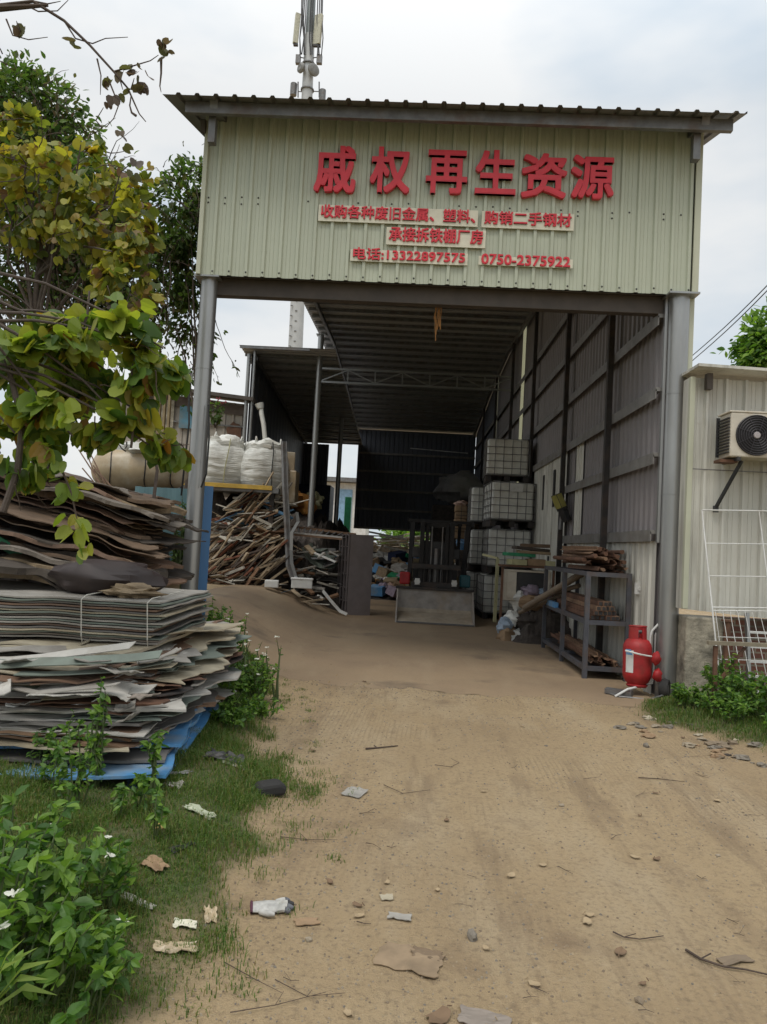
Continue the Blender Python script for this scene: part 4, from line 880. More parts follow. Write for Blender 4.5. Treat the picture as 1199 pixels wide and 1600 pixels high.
for k in range(4): place(bp[('round', k % 2)], (2.85, RY0+U(.1, .3), .1+.06*k), (0, 0, U(-.02, .02)), 'rusty round bar beside the wall behind the rack', 'round bars by the wall', cat='steel bar')
for o in bp.values():
    if o.name not in used: bpy.data.objects.remove(o)
mb = MB(); mb.bar((2.235, 11.0, .76), (2.235, 11.75, .76), .05, .08); setp(mb.build('blue_block', M['bluetop'], loc=(2.24, 11.4, .73)), 'light blue bar on the far end of the middle rack tier', 'bar')
for k, (a, b) in enumerate((((820, 950, 12.0), (915, 893, 10.6)), ((838, 935, 11.9), (905, 915, 10.9)), ((812, 957, 12.3), (890, 925, 11.2)))):
    mb = MB(); mb.tube([px(*a), px(*b)], .05 if k == 0 else .035, 12); setp(mb.build('leaning_pipe', simple('dull_brown_pipe', (.22, .17, .12), .6), loc=px(*a)), ('thickest dull brown pipe slanting through the far end of the rack', 'middle slanting pipe just above the thickest pipe', 'lowest slanting pipe by the rubbish bags')[k], 'pipe')
mb = MB(); mb.box((2.80, 9.0, 1.15), (.10, .05, .14)); mb.lathe([(0, .01), (.025, .01), (.03, 0)], 12, Matrix.Translation((2.80, 8.97, 1.15)) @ Matrix.Rotation(pi/2, 4, 'X')); setp(mb.build('socket_box', M['white'], loc=(2.8, 9, 1.1), bevel=.006), 'small white switch box on the wall above the red cylinder', 'switch box')
# --- gas cylinder and hand truck
cx_, cy_ = 2.60, 8.31
cyl = thing('gas_cylinder', 'red gas cylinder with open collar standing in a white hand truck', 'gas cylinder', (cx_, cy_, .12))
Mz = Matrix.Translation((cx_, cy_, .10)) @ Matrix.Rotation(radians(-3), 4, 'X')
mb = MB(); mb.lathe([(.10, 0), (.115, .02), (.10, .035), (.125, .06), (.15, .11), (.153, .14), (.153, .43), (.148, .46), (.12, .51), (.06, .535), (0, .54)], 36, Mz); mb.build('body', M['redcyl'], cyl, smooth=True)
mb = MB(); n = 28
vs_ = []
for i in range(n):
    a = 2*pi*i/n; vs_ += [(.098*cos(a), .098*sin(a), .50), (.093*cos(a), .093*sin(a), .66), (.087*cos(a), .087*sin(a), .66), (.092*cos(a), .092*sin(a), .50)]
hole = {20, 21, 6, 7}
fs_ = []
for i in range(n):
    if i in hole: continue
    j = (i+1) % n; a, b = i*4, j*4; fs_ += [(a, b, b+1, a+1), (a+1, b+1, b+2, a+2), (a+2, b+2, b+3, a+3)]
mb.add(vs_, fs_, Mz); mb.tube([Mz @ Vector((.092*cos(2*pi*i/n), .092*sin(2*pi*i/n), .662)) for i in range(n+1)], .008, 6, False)
mb.tube([Mz @ Vector((.094*cos(2*pi*i/n), .094*sin(2*pi*i/n), .515)) for i in range(n+1)], .008, 6, False); mb.build('collar', M['redcyl'], cyl)
mb = MB(); mb.tube([Mz @ Vector((0, 0, .53)), Mz @ Vector((0, 0, .60))], .018, 8); mb.tube([Mz @ Vector((-.04, 0, .60)), Mz @ Vector((.04, 0, .60))], .02, 8); mb.build('valve', M['steel'], cyl)
mb = MB()
for a0, a1, z0, z1, r_ in ((3.55, 4.15, .16, .40, .1545),):
    k = 8; mb.strip([Mz @ Vector((r_*cos(lerp(a0, a1, i/k)), r_*sin(lerp(a0, a1, i/k)), z0)) for i in range(k+1)], [Mz @ Vector((r_*cos(lerp(a0, a1, i/k)), r_*sin(lerp(a0, a1, i/k)), z1)) for i in range(k+1)])
mb.build('paper_label', M['white'], cyl)
mb = MB(); k = 8; mb.strip([Mz @ Vector((.156*cos(lerp(3.55, 4.1, i/k)), .156*sin(lerp(3.55, 4.1, i/k)), .35)) for i in range(k+1)], [Mz @ Vector((.156*cos(lerp(3.55, 3.95, i/k)), .156*sin(lerp(3.55, 3.95, i/k)), .41)) for i in range(k+1)]); mb.build('label_flash', M['bluetop'], cyl)
ht = thing('hand_truck', 'white tubular hand truck holding the red gas cylinder', 'hand truck', (cx_+.1, cy_+.1, 0))
mb = MB()
for s_ in (-1, 1):
    o_ = Vector((.05*s_, .06*s_, 0)); b_ = Vector((cx_+.19, cy_+.10, 0))+o_
    mb.tube([Vector((cx_-.22, cy_-.13, .02))+o_*1.5, Vector((cx_-.08, cy_-.10, .10))+o_*1.5, b_+Vector((-.02, 0, .12)), b_+Vector((0, 0, .40)), b_+Vector((.0, 0, .66)), b_+Vector((.02, .0, .72)), b_+Vector((.14, .02, .85))], .013, 8)
mb.build('frame', M['white'], ht, smooth=True)
mb = MB(); mb.tube([(cx_-.17, cy_-.10, .50), (cx_-.02, cy_-.175, .475), (cx_+.12, cy_-.13, .455), (cx_+.21, cy_+.02, .44)], .010, 6); mb.build('retaining_bar', M['white'], ht)
for dx in (.25,):
    mb = MB(); mb.lathe([(.05, -.04), (.10, -.045), (.115, 0), (.10, .045), (.05, .04)], 20, Matrix.Translation((cx_+.26, cy_-.12, .115)) @ Matrix.Rotation(pi/2, 4, 'Y') @ Matrix.Rotation(.5, 4, 'X')); wh = mb.build('wheel', M['tyre'], ht, smooth=True)
    mb = MB(); mb.lathe([(0, -.045), (.05, -.04), (.05, .04), (0, .045)], 12, Matrix.Translation((cx_+.26, cy_-.12, .115)) @ Matrix.Rotation(pi/2, 4, 'Y') @ Matrix.Rotation(.5, 4, 'X')); mb.build('rim', M['steel'], wh)
mb = MB(); mb.tube([(cx_-.35, cy_-.05, .03), (cx_-.25, cy_-.22, .02), (cx_+.05, cy_-.28, .02), (cx_+.22, cy_-.2, .06)], .012, 6); mb.box((0, 0, 0), (.28, .12, .05), Matrix.Translation((cx_-.22, cy_-.1, .05)) @ Matrix.Rotation(-.5, 4, 'Z')); setp(mb.build('scrap_offcut', M['steel'], loc=(cx_-.2, cy_-.15, 0)), 'bent grey steel offcut on the floor in front of the rack leg', 'offcut')
mb = MB(); g = random.Random(2)
for k in range(2): pass
gl = [(cx_+.15, cy_-.15, .44), (cx_+.17, cy_-.15, .26)]
for k, q in enumerate(gl):
    mb = MB(); blob(mb, q, (.05, .035, .07), k+4, 14, 10, .28); setp(mb.build('work_glove', M['redcyl'], loc=q, smooth=True), ('upper red glove tucked into the hand truck beside the cylinder', 'lower red glove hanging on the hand truck beside the cylinder')[k], 'glove')
# --- junk by the wall behind the rack
oa = thing('scrapped_air_conditioner', 'old cream air conditioner casing on a stand between the tanks and the rack', 'air conditioner', (2.45, 13.2, .9))
c = px(823, 915, 13.0); mb = MB(); cz = c.z
for d_ in ((-.38, 0, .06, .50), (.38, 0, .05, .50)): mb.box((c.x+d_[0], 13.1, cz), (d_[2], .35, d_[3]))
mb.box((c.x, 13.1, cz+.25), (.82, .35, .04)); mb.box((c.x, 13.1, cz-.25), (.82, .35, .04)); mb.box((c.x-.27, 12.95, cz), (.17, .04, .46)); mb.build('casing', M['cream'], oa, bevel=.01)
mb = MB(); mb.box((c.x+.06, 13.1, cz), (.7, .3, .45)); mb.build('dark_inside', M['black'], oa)
tb = thing('junk_stand', 'rusty stand with boards on top, between the tank stack and the rack', 'stand', (2.4, 13.2, 0))
mb = MB(); mb.box((c.x+.03, 13.1, cz+.33), (1.0, .5, .03)); mb.build('top', M['rust'], tb)
for s_ in (-.44, .44):
    mb = MB(); mb.box((c.x+s_, 12.9, (cz+.3)/2), (.04, .04, cz+.3)); mb.build('leg', M['rust'], tb)
for k, (dx, dz, w_, h_, m_) in enumerate(((-.18, .40, .28, .10, M['paleyellow']), (.14, .41, .3, .12, M['cardboard']), (.36, .40, .2, .1, M['paleyellow']), (.1, .58, .55, .05, BOARD[2]), (.05, .64, .6, .05, BOARD[1]), (.12, .70, .5, .06, BOARD[0]), (-.15, .53, .5, .06, M['green']))):
    mb = MB(); mb.box((0, 0, 0), (w_, .35, h_), Matrix.Translation((c.x+dx, 13.05, cz+dz)) @ Matrix.Rotation(U(-.15, .15), 4, 'Z') @ Matrix.Rotation(U(-.06, .06), 4, 'Y')); setp(mb.build('junk_box', m_, loc=(c.x+dx, 13.05, cz+dz), bevel=.008), 'flat box or board piled on the junk stand by the tanks', 'box', 'boards and boxes on the junk stand')
mb = MB(); a, b = px(773, 972, 14.2), px(778, 872, 14.2); mb.bar(a, b, .06, .06); mb.bar(b, b+Vector((-.25, .3, .05)), .04, .04); mb.bar(a+Vector((0, 0, .2)), a+Vector((.2, .3, .2)), .03); setp(mb.build('yellow_frame', M['paleyellow'], loc=a), 'pale yellow upright metal frame in front of the lowest tanks', 'frame')
R.seed(17)
bagm = [M['bag'], M['purple'], M['whiteplastic'], M['purple'], simple('blue_white_bag', (.38, .47, .58), .5, 0, .5, 9), M['cardboard'], M['debris']]
for k in range(17):
    x, y = U(788, 850), U(915, 1000); Yd = 12.6 + (1000-y)*.004 + U(0, .3); c = px(x, y, Yd)
    if c.z < .05: c.z = .08
    mb = MB(); r_ = U(.10, .20); blob(mb, c, (r_*U(.8, 1.3), r_, r_*U(.7, 1)), k, 16, 12, .5); setp(mb.build('rubbish_bag', bagm[k % len(bagm)], loc=(c.x, c.y, max(0, c.z-r_)), smooth=True), 'crumpled plastic rubbish bag in the pile behind the rack', 'bag', 'rubbish bags behind the rack')
mound('scrap_heap', 'loose rubbish under the bags between the rack and the tanks', 1.75, 2.8, 12.3, 14.5, lambda x, y: .55*ss((x-1.7)/.5)*ss((y-12.2)/.6), M['debris'], 4, 16, 20)
# --- junk behind the forklift
mound('scrap_heap', 'broad heap of mixed scrap at the back of the shed', -2.2, 2.6, 20.0, 32.5, lambda x, y: (.25+.8*ss((y-22)/6)+(.7*ss((x-1)/.6)))*ss((y-19.8)/1.6), M['debris'], 11, 34, 40, .25)
junkm = [M['cardboard'], M['whiteplastic'], M['navy'], M['bluetop'], M['bag'], M['purple'], M['orange'], SHEET[3], SHEET[0], M['tape'], M['black'], M['green'], BOARD[2]]
R.seed(41)
for k in range(120):
    right = R.random() < .42
    if right: x = U(720, 768); y = U(830, 925)
    else: x = U(572, 660); y = U(868, 925)
    Yd = 20.4 + (925-y)*(.045 if not right else .03) + U(-.2, .4); c = px(x, y, Yd); mt_ = R.choice(junkm); mb = MB(); r_ = U(.08, .26)
    if R.random() < .5: blob(mb, c, (r_*U(.8, 1.5), r_, r_*U(.5, .9)), k, 14, 10, .55)
    else: mb.box((0, 0, 0), (r_*U(1.2, 2.4), r_*1.4, r_*U(.3, 1.4)), Matrix.Translation(c) @ Euler((U(-.5, .5), U(-.5, .5), U(0, 3))).to_matrix().to_4x4())
    setp(mb.build('scrap_item', mt_, loc=c), 'mixed scrap bundle in the heap '+('right' if right else 'left')+' of the forklift', 'scrap', 'mixed scrap '+('right' if right else 'left')+' of the forklift')
for k in range(70):
    x = U(575, 672); y = U(836, 884); Yd = 33.6+U(0, 1.6); c = px(x, y, Yd); mb = MB(); mb.bar((-.9, 0, 0), (.9, 0, 0), U(.05, .13), U(.04, .1)); o = mb.build('pale_plank', R.choice([WOOD[0], WOOD[4], WOOD[4]]), loc=(0, 0, 0)); o.location = c; o.rotation_euler = (0, U(-.3, .15), U(-.6, .6)); setp(o, 'pale sawn plank in the daylit heap beyond the back wall', 'plank', 'pale planks beyond the back wall')
mound('scrap_heap', 'heap of pale offcuts in daylight beyond the back wall', -3.0, 3.2, 33.1, 38, lambda x, y: 1.35*ss((y-32.8)/1.0)*ss((38.2-y)/1), WOOD[0], 2, 30, 20, .2)
for k, (x, y0, y1) in enumerate(((721, 790, 842), (741, 792, 842))):
    a, b = px(x, y0, 19.2), px(x, y1, 19.2); mb = MB(); w_ = .30
    for q in range(5):
        z = lerp(b.z, a.z, (q+.5)/5); mb.box((a.x+U(-.01, .01), 19.3, z), (w_, .5, (a.z-b.z)/5*.96))
    bb = mb.build('cardboard_bale', M['cardboard'], loc=(a.x, 19.3, b.z), bevel=.02); setp(bb, ('left bale of tied brown cardboard right of the forklift mast', 'right bale of tied brown cardboard next to the caged tanks')[k], 'bale')
    mb = MB(); mb.box((a.x, 19.03, (a.z+b.z)/2), (.015, .01, a.z-b.z)); 
    for q in (.3, .7): mb.box((a.x, 19.035, lerp(b.z, a.z, q)), (w_, .01, .015))
    o = mb.build('strap', M['black'], bb)
    mb = MB(); blob(mb, (a.x, 19.3, a.z+.05), (w_*.5, .25, .09), k+2, 12, 8, .5); setp(mb.build('paper_bundle', M['tape'], loc=(a.x, 19.3, a.z)), ('pinkish paper bundle on the left cardboard bale', 'pinkish paper bundle on the right cardboard bale')[k], 'paper')
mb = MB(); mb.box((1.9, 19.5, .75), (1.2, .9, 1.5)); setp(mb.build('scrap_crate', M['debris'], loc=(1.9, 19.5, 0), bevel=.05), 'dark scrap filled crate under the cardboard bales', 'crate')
c = px(718, 765, 27); mb = MB(); blob(mb, c, (.85, .6, .62), 5, 24, 16, .35); setp(mb.build('grey_bundle', simple('dusty_grey_film', (.20, .195, .19), .7, 0, .4, 3), loc=c-Vector((0, 0, .6)), smooth=True), 'big dusty grey bundle on top of the back scrap against the dark wall', 'bundle')
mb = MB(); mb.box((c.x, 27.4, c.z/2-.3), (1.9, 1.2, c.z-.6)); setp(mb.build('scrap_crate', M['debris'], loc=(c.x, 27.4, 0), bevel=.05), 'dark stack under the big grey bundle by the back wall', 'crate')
for k, (x, y) in enumerate(((455, 778), (478, 790), (490, 782))):
    c = px(x, y, 22+k*.5); mb = MB(); blob(mb, c, (.32, .3, .26), k+20, 16, 12, .6); setp(mb.build('orange_bundle', M['orange'] if k != 2 else M['paleyellow'], loc=c-Vector((0, 0, .25)), smooth=True), ('leftmost orange cloth bundle in the dark under the side shed', 'middle orange cloth bundle under the side shed', 'dull yellow bundle beside the round shed post')[k], 'bundle')
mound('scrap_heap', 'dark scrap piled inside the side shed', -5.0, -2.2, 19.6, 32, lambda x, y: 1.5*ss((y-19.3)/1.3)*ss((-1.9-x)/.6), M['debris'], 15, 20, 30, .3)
# ================================================================== LEFT BANK: PANELS, BOARDS, BLUE FENCE
def fence(name, label, x0, x1, y0, y1, z0, z1, mt, step=.11):
    t = MB(); n = int(sqrt((x1-x0)**2+(y1-y0)**2)/step*2); A = []; B = []
    nx, ny = (y1-y0), -(x1-x0); l_ = sqrt(nx*nx+ny*ny); nx /= l_; ny /= l_
    for i in range(n+1):
        q = i/n; d = .018 if i % 4 in (1, 2) else 0; A.append((lerp(x0, x1, q)+nx*d, lerp(y0, y1, q)+ny*d, z0)); B.append((lerp(x0, x1, q)+nx*d, lerp(y0, y1, q)+ny*d, z1+.01*noise.noise((i*.8, 0, 0))))
    t.strip(A, B); o = t.build(name, mt, loc=(lerp(x0, x1, .5), lerp(y0, y1, .5), z0)); o.modifiers.new('thick', 'SOLIDIFY').thickness = .004; return setp(o, label, 'fence panel')
fence('fence_panel', 'faded teal metal fence sheet left of the galvanised post', -3.3, -2.50, 8.75, 8.72, .3, 2.05, M['teal'])
fence('fence_panel', 'deep blue metal fence sheet immediately right of the left post', -2.50, -2.345, 8.62, 8.70, .35, 2.09, M['blue'], .2)
# grey panels: a dark back-up mass behind the pile
R.seed(51)
def sheet(label, group, x0, x1, y0, y1, z, th, mt, tiltx=0, tilty=0, wav=.012, droop=0, curl=0, rot=0, cor=False, name='scrap_sheet', jag=.0, seed=0, cat='panel', grp=0):
    """a thin panel with waves, a drooping right end, a curled corner and ragged right edge"""
    nx, ny = 34, 15; mb = MB(); P = []; cx, cy = (x0+x1)/2, (y0+y1)/2
    for j in range(ny+1):
        jx = jag*noise.noise((j*.45, seed*3.3, 1)) + jag*.45*noise.noise((j*1.4, seed*1.3, 2)) + jag*.25*noise.noise((j*4.4, seed, 7))
        for i in range(nx+1):
            u, v = i/nx, j/ny; x = lerp(x0, x1 + jx, u); y = lerp(y0 + jag*.45*noise.noise((i*.22, seed*2.1, 4)) + jag*.18*noise.noise((i*1.3, seed*1.1, 6)), y1, v)
            q_ = z*1.3 + grp
            zz = z + 1.5*wav*noise.noise((x*1.3, y*1.3, q_)) + wav*.8*noise.noise((x*3.6, y*2.4, q_*1.7)) - wav*.9*abs(noise.noise((x*2.1, y*1.2, q_))) + tiltx*(x-x1) + tilty*(y-y0)
            e_ = max(0, u-.78)/.22; f_ = max(0, .16-v)/.16
            zz += e_*(.5*wav*noise.noise((y*5, seed*1.9, 2)) - droop*.35*e_) + f_*.35*wav*noise.noise((x*5, seed*2.7, 3)) + curl*max(0, u-.7)*max(0, (.6-v))*9
            if cor: zz += .012*sin(j*pi)*1 + (.014 if j % 2 else 0)
            a = radians(rot); dx, dy = x-x1, y-cy; P.append((x1+dx*cos(a)-dy*sin(a), cy+dx*sin(a)+dy*cos(a), zz))
    mb.add(P, [(j*(nx+1)+i, j*(nx+1)+i+1, (j+1)*(nx+1)+i+1, (j+1)*(nx+1)+i) for j in range(ny) for i in range(nx)])
    o = mb.build(name, mt, loc=(x1, y0, z), recalc=False); s_ = o.modifiers.new('thick', 'SOLIDIFY'); s_.thickness = th; s_.offset = 0
    return setp(o, label, cat, group)
# blue sheets at the bottom
for k, (z, m_, xr, yn) in enumerate(((.13, M['bluetop'], -1.36, 3.98), (.17, M['bluetop'], -1.42, 4.05), (.215, M['bluetop'], -1.40, 3.92), (.25, SHEET[2], -1.44, 4.1), (.285, M['bluetop'], -1.42, 4.3))):
    sheet(('lowest sky blue sheet, half sunk in the grass under the panel stack', 'sky blue sheet, second from the bottom of the panel stack', 'sky blue sheet with chipped pale edge, just below a dark sheet in the stack', 'dark grey sheet wedged between the blue sheets of the stack', 'topmost sky blue sheet, set back under the grey panels')[k], None, -3.7, xr, yn, 6.2, z, .016, m_, .01, .035, .02, .03, 0, 6+k, seed=k, jag=.06)
# middle messy layer
R.seed(52); z = .30
for k in range(60):
    z += U(.0035, .0065); xr = -1.42 + U(-.28, .12) - .0*(k/60); yn = 4.0 + U(-.07, .10) + .010*k; th = R.choice([.003, .004, .006, .009, .014]); z += th*.3
    sheet('dirty grey or cream panel in the messy middle of the stack beside the grass', 'panels in the messy middle of the stack', -3.8+U(-.2, .2), xr, yn, yn+U(1.5, 2.0), z, th, R.choice([SHEET[0], SHEET[3], SHEET[1], SHEET[2], SHEET[2], SHEET[3], SHEET[4], SHEET[5], SHEET[6], M['rustlight'], M['darksteel'], M['rust']]), U(-.006, .006), U(-.004, .006), .028, U(-.04, .12), U(-.006, .01), U(-7, 7), seed=k+10, jag=.13)
# torn flaps sticking out
for k in range(34):
    x, y = U(-2.2, -1.42), U(3.95, 5.4); zz = U(.34, .74); w_, l_ = U(.06, .22), U(.10, .28); mb = MB(); P = []
    a = U(-.6, .6); rx, ry = U(-.3, .2), U(-.35, .35); Mx = Matrix.Translation((x, y, zz)) @ Euler((rx, ry, a)).to_matrix().to_4x4()
    for j in range(6):
        for i in range(6):
            u, v = i/5-.5, j/5-.5; P.append(Mx @ Vector((u*l_*(1+.3*noise.noise((j, k, 0))), v*w_, .25*l_*(u+.3)**2 + .02*noise.noise((i*.8, j*.8, k)))))
    mb.add(P, [(j*6+i, j*6+i+1, (j+1)*6+i+1, (j+1)*6+i) for j in range(5) for i in range(5)])
    o = mb.build('torn_flap', R.choice([SHEET[3], SHEET[1], SHEET[0], M['foam'], SHEET[6]]), loc=(x, y, zz), recalc=False); o.modifiers.new('thick', 'SOLIDIFY').thickness = .006; setp(o, 'torn scrap of pale panel poking out of the side of the stack', 'panel scrap', 'torn flaps poking out of the stack')
# the big cream corner on the right, and long cream panels
sheet('large cream panel whose raised right corner points up beside the weeds', None, -3.4, -1.40, 5.0, 6.2, .72, .01, SHEET[1], .02, .04, .02, -.10, .07, -7, seed=70, jag=.05)
sheet('long cream edged panel under the neat tied bundle', None, -3.6, -1.62, 4.55, 5.6, .745, .02, SHEET[1], .045, .05, .02, .02, 0, -12, seed=71)
sheet('white crumpled sheet hanging out in the middle of the stack', None, -2.1, -1.58, 4.12, 4.7, .60, .005, SHEET[3], .02, .04, .018, .05, -.01, 10, seed=73, jag=.10)
# long narrow strips bent across the face of the stack
R.seed(59)
for k in range(20):
    xa, xb = U(-2.7, -2.0), U(-1.75, -1.38); za, zb = U(.36, .72), 0; zb = za + U(-.02, .12); ya, yb = U(3.97, 4.25), U(4.05, 4.7)
    pts = [lerp(Vector((xa, ya, za)), Vector((xb, yb, zb)), q/6) + Vector((0, U(-.01, .01), -.05*sin(pi*q/6)*U(.2, 1))) for q in range(7)]
    o = bent('long narrow strip bent across the face of the panel stack', pts, (U(-.02, .02), U(.05, .12), U(.0, .035)), R.choice([SHEET[1], SHEET[3], SHEET[0], SHEET[5], M['rustlight'], SHEET[4], M['rust']]), .006, 'bent_strip', 'strip', 'strips across the face of the stack')
# neat tied bundle of thin panels
R.seed(57)
for k in range(12): sheet('dirty panel carrying the neat bundle at the back of the stack', 'panels under the neat bundle', -4.4, -1.55+U(-.10, .05), 5.0+U(-.05, .08), 6.3, .2+k*.047, .02, R.choice(SHEET), U(-.01, .02), .01, .02, 0, 0, U(-3, 3), seed=k+300, jag=.06)
R.seed(53); z = .745
for k in range(17):
    z += .0165
    sheet('thin straight panel in the neat tied bundle on top of the stack', 'panels in the neat tied bundle', -4.4, -1.60+U(-.06, .03)+.003*k, 4.86+U(-.02, .03), 5.9, z+.015, .0105, [SHEET[0], SHEET[6], SHEET[4], SHEET[1], SHEET[2], SHEET[5], SHEET[0], SHEET[4]][k % 8], .012, .02, .012, .0, 0, -2+U(-1, 1), seed=k+90)
for k, x in enumerate((-2.12, -1.68)):
    mb = MB(); mb.tube([(x, 5.6, 1.075), (x, 4.89, 1.065), (x-.005, 4.82, 1.04), (x+.012, 4.82, .80), (x, 4.87, .75)], .004, 5); setp(mb.build('string', M['string'], loc=(x, 4.82, .75)), ('pale string tying the left part of the neat bundle', 'pale string tying the right end of the neat bundle')[k], 'string')
# brown bent boards and film behind
R.seed(54)
for k in range(46):
    q = k/46; z = 1.08 + .86*q; xr = -2.0 + U(-.5, .08) - .18*q; yn = 5.45 + .9*q + U(-.15, .3)
    sheet('old brown bent board in the sloping pile behind the neat bundle', 'brown boards in the sloping pile', xr-U(.9, 2.0), xr, yn, yn+U(.5, 1.3), z-.10, R.choice([.008, .015, .03, .05]), R.choice([BOARD[0], BOARD[0], BOARD[1], BOARD[1], BOARD[2], BOARD[3], SHEET[5]]), -.16+U(-.05, .05), .02+U(-.05, .05), .05, U(-.05, .14), 0, U(-16, 9), seed=k+130, jag=.13, grp=9, name='old_board', cat='board')
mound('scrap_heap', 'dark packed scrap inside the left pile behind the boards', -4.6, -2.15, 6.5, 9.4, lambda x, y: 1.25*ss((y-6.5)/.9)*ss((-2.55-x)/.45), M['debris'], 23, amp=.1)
mb = MB(); blob(mb, (-2.2, 5.35, 1.16), (.42, .25, .13), 9, 20, 12, .3); setp(mb.build('dark_sheet_roll', simple('dark_maroon_film', (.035, .022, .02), .55), loc=(-2.2, 5.35, 1.06), smooth=True), 'dark maroon rolled sheet in the hollow above the neat bundle', 'roll')
mb = MB(); blob(mb, (-1.90, 5.12, 1.085), (.20, .12, .05), 4, 18, 10, .6); setp(mb.build('torn_wood', BOARD[2], loc=(-1.90, 5.12, 1.06)), 'splintered buff wood fragment lying on the neat bundle', 'wood')
mb = MB(); mb.box((0, 0, 0), (.22, .02, .08), Matrix.Translation(px(14, 855, 5.7)) @ Euler((.2, .5, .2)).to_matrix().to_4x4()); setp(mb.build('green_board', simple('green_board', (.03, .20, .10), .5), loc=px(14, 855, 5.7)), 'small green board at the far left edge of the brown pile', 'board')
# wrapped roll on the fence top
fr = thing('film_roll', 'big beige plastic wrapped roll lying on top of the left scrap', 'roll', (-3.4, 9.4, 2.0))
mb = MB(); a, b = px(150, 735, 9.3), px(292, 728, 9.3); n = 34; prof = []
for i in range(15):
    t_ = i/14; r_ = .27*(min(1, t_*7)**.5)*(min(1, (1-t_)*7)**.5); prof.append(lerp(a, b, t_))
rr = [max(.12, .29*min(1, (i+.6)/2.2)**.5*min(1, (14.6-i)/2.2)**.5)*(1+.05*noise.noise((i*.9, 0, 0))) for i in range(15)]
mb.tube(prof, rr, 24); mb.build('roll', M['tarp'], fr, smooth=True)
mb = MB()
for q in (.25, .62, .9): c = lerp(a, b, q); mb.tube([c+Vector((.02*sin(t*3), .295*sin(t), .295*cos(t))) for t in [i*2*pi/20 for i in range(21)]], .008, 5, False)
mb.build('binding', M['black'], fr)
mb = MB(); blob(mb, lerp(a, b, .55)+Vector((0, -.12, .19)), (.36, .18, .10), 6, 20, 10, .7); mb.build('loose_film', M['bag'], fr, smooth=True)
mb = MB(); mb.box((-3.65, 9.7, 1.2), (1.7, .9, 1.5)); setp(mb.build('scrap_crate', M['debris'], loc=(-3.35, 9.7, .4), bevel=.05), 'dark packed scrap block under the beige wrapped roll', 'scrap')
for k in range(7):
    a = px(U(100, 150), U(700, 735), 7.6); b = px(U(180, 230), U(800, 850), 7.0); mb = MB(); mb.tube([a, lerp(a, b, .5)+Vector((0, 0, .02)), b], .007, 5); setp(mb.build('thin_rod', M['rustlight'], loc=b), 'thin pale rod sloping down across the brown pile', 'rod', 'thin rods over the brown pile')
for k in range(4): # tan stakes above the pile
    a = px(246+k*7, 640, 10.2); b = px(247+k*7.5, 552+U(0, 12), 10.2); mb = MB(); mb.bar((a.x, 10.2, .6), (b.x, 10.2, b.z), .06, .03); setp(mb.build('bamboo_stake', simple('dry_bamboo', (.36, .28, .16), .8), loc=(a.x, 10.2, .6)), 'dry tan stake standing left of the post above the scrap', 'stake', 'dry stakes above the scrap')
# ================================================================== RIGHT: WIRE RACK, STAND
wr = thing('wire_rack', 'leaning white wire display rack in front of the hut', 'rack', (3.2, 7.5, .1))
tl, bl, tr_, br = px(1097, 797, 7.75), px(1122, 1035, 7.45), px(1186, 797, 7.75), px(1230, 1090, 7.4)
top2 = px(1290, 800, 7.75)
mb = MB(); mb.tube([tl, bl, px(1126, 1075, 7.40)], .008, 6); mb.tube([tr_, px(1199, 900, 7.6), br], .006, 6); mb.tube([tl, top2], .008, 6); mb.build('outer_frame', M['white'], wr)
def on(x, y): t_ = (y-797)/(1090-797); return px(x, y, lerp(7.74, 7.40, t_))
mb = MB()
for y in (849, 900, 949, 954): xl = 1097+(y-797)*.105; mb.tube([on(xl, y), on(1330, y+3)], .006 if y != 949 else .008, 6)
mb.build('cross_wires', M['white'], wr)
mb = MB()
for k in range(11):
    x0 = 1118+k*11.5; mb.tube([on(x0, 955), on(x0+18+k*2.2, 1085)], .0038, 5)
for y in (995, 1030): mb.tube([on(1122, y), on(1260, y+4)], .004, 5)
mb.build('wire_grid', M['white'], wr)
st = thing('angle_iron_stand', 'low rusty angle iron stand in front of the white wire rack', 'stand', (3.3, 7.2, .1))
a, b = px(1106, 1004, 7.2), px(1290, 1012, 7.2); mb = MB(); mb.bar(a, b, .05, .035); mb.build('top_rail', simple('stained_batten', (.28, .24, .17), .8, 0, .5, 5), st)
mb = MB(); mb.bar(a+Vector((.08, .01, -.03)), (a.x+.08, 7.21, .08), .035); mb.build('leg', M['rust'], st)
mb = MB(); mb.bar(a+Vector((.10, .02, -.40)), a+Vector((.36, .02, -.03)), .025); mb.build('brace', M['rust'], st)
lad = thing('step_ladder', 'small pale metal ladder standing at the right edge behind the wire rack', 'ladder', (3.75, 7.7, .1))
for s_ in (0, .36): mb = MB(); mb.bar((3.62+s_, 7.86, .08), (3.62+s_, 7.98, 1.0), .03, .05); mb.build('rail', M['galv'], lad)
for k in range(5): mb = MB(); mb.bar((3.62, 7.87+.024*k, .2+k*.15), (3.98, 7.87+.024*k, .2+k*.15), .06, .02); mb.build('step', M['white'], lad)
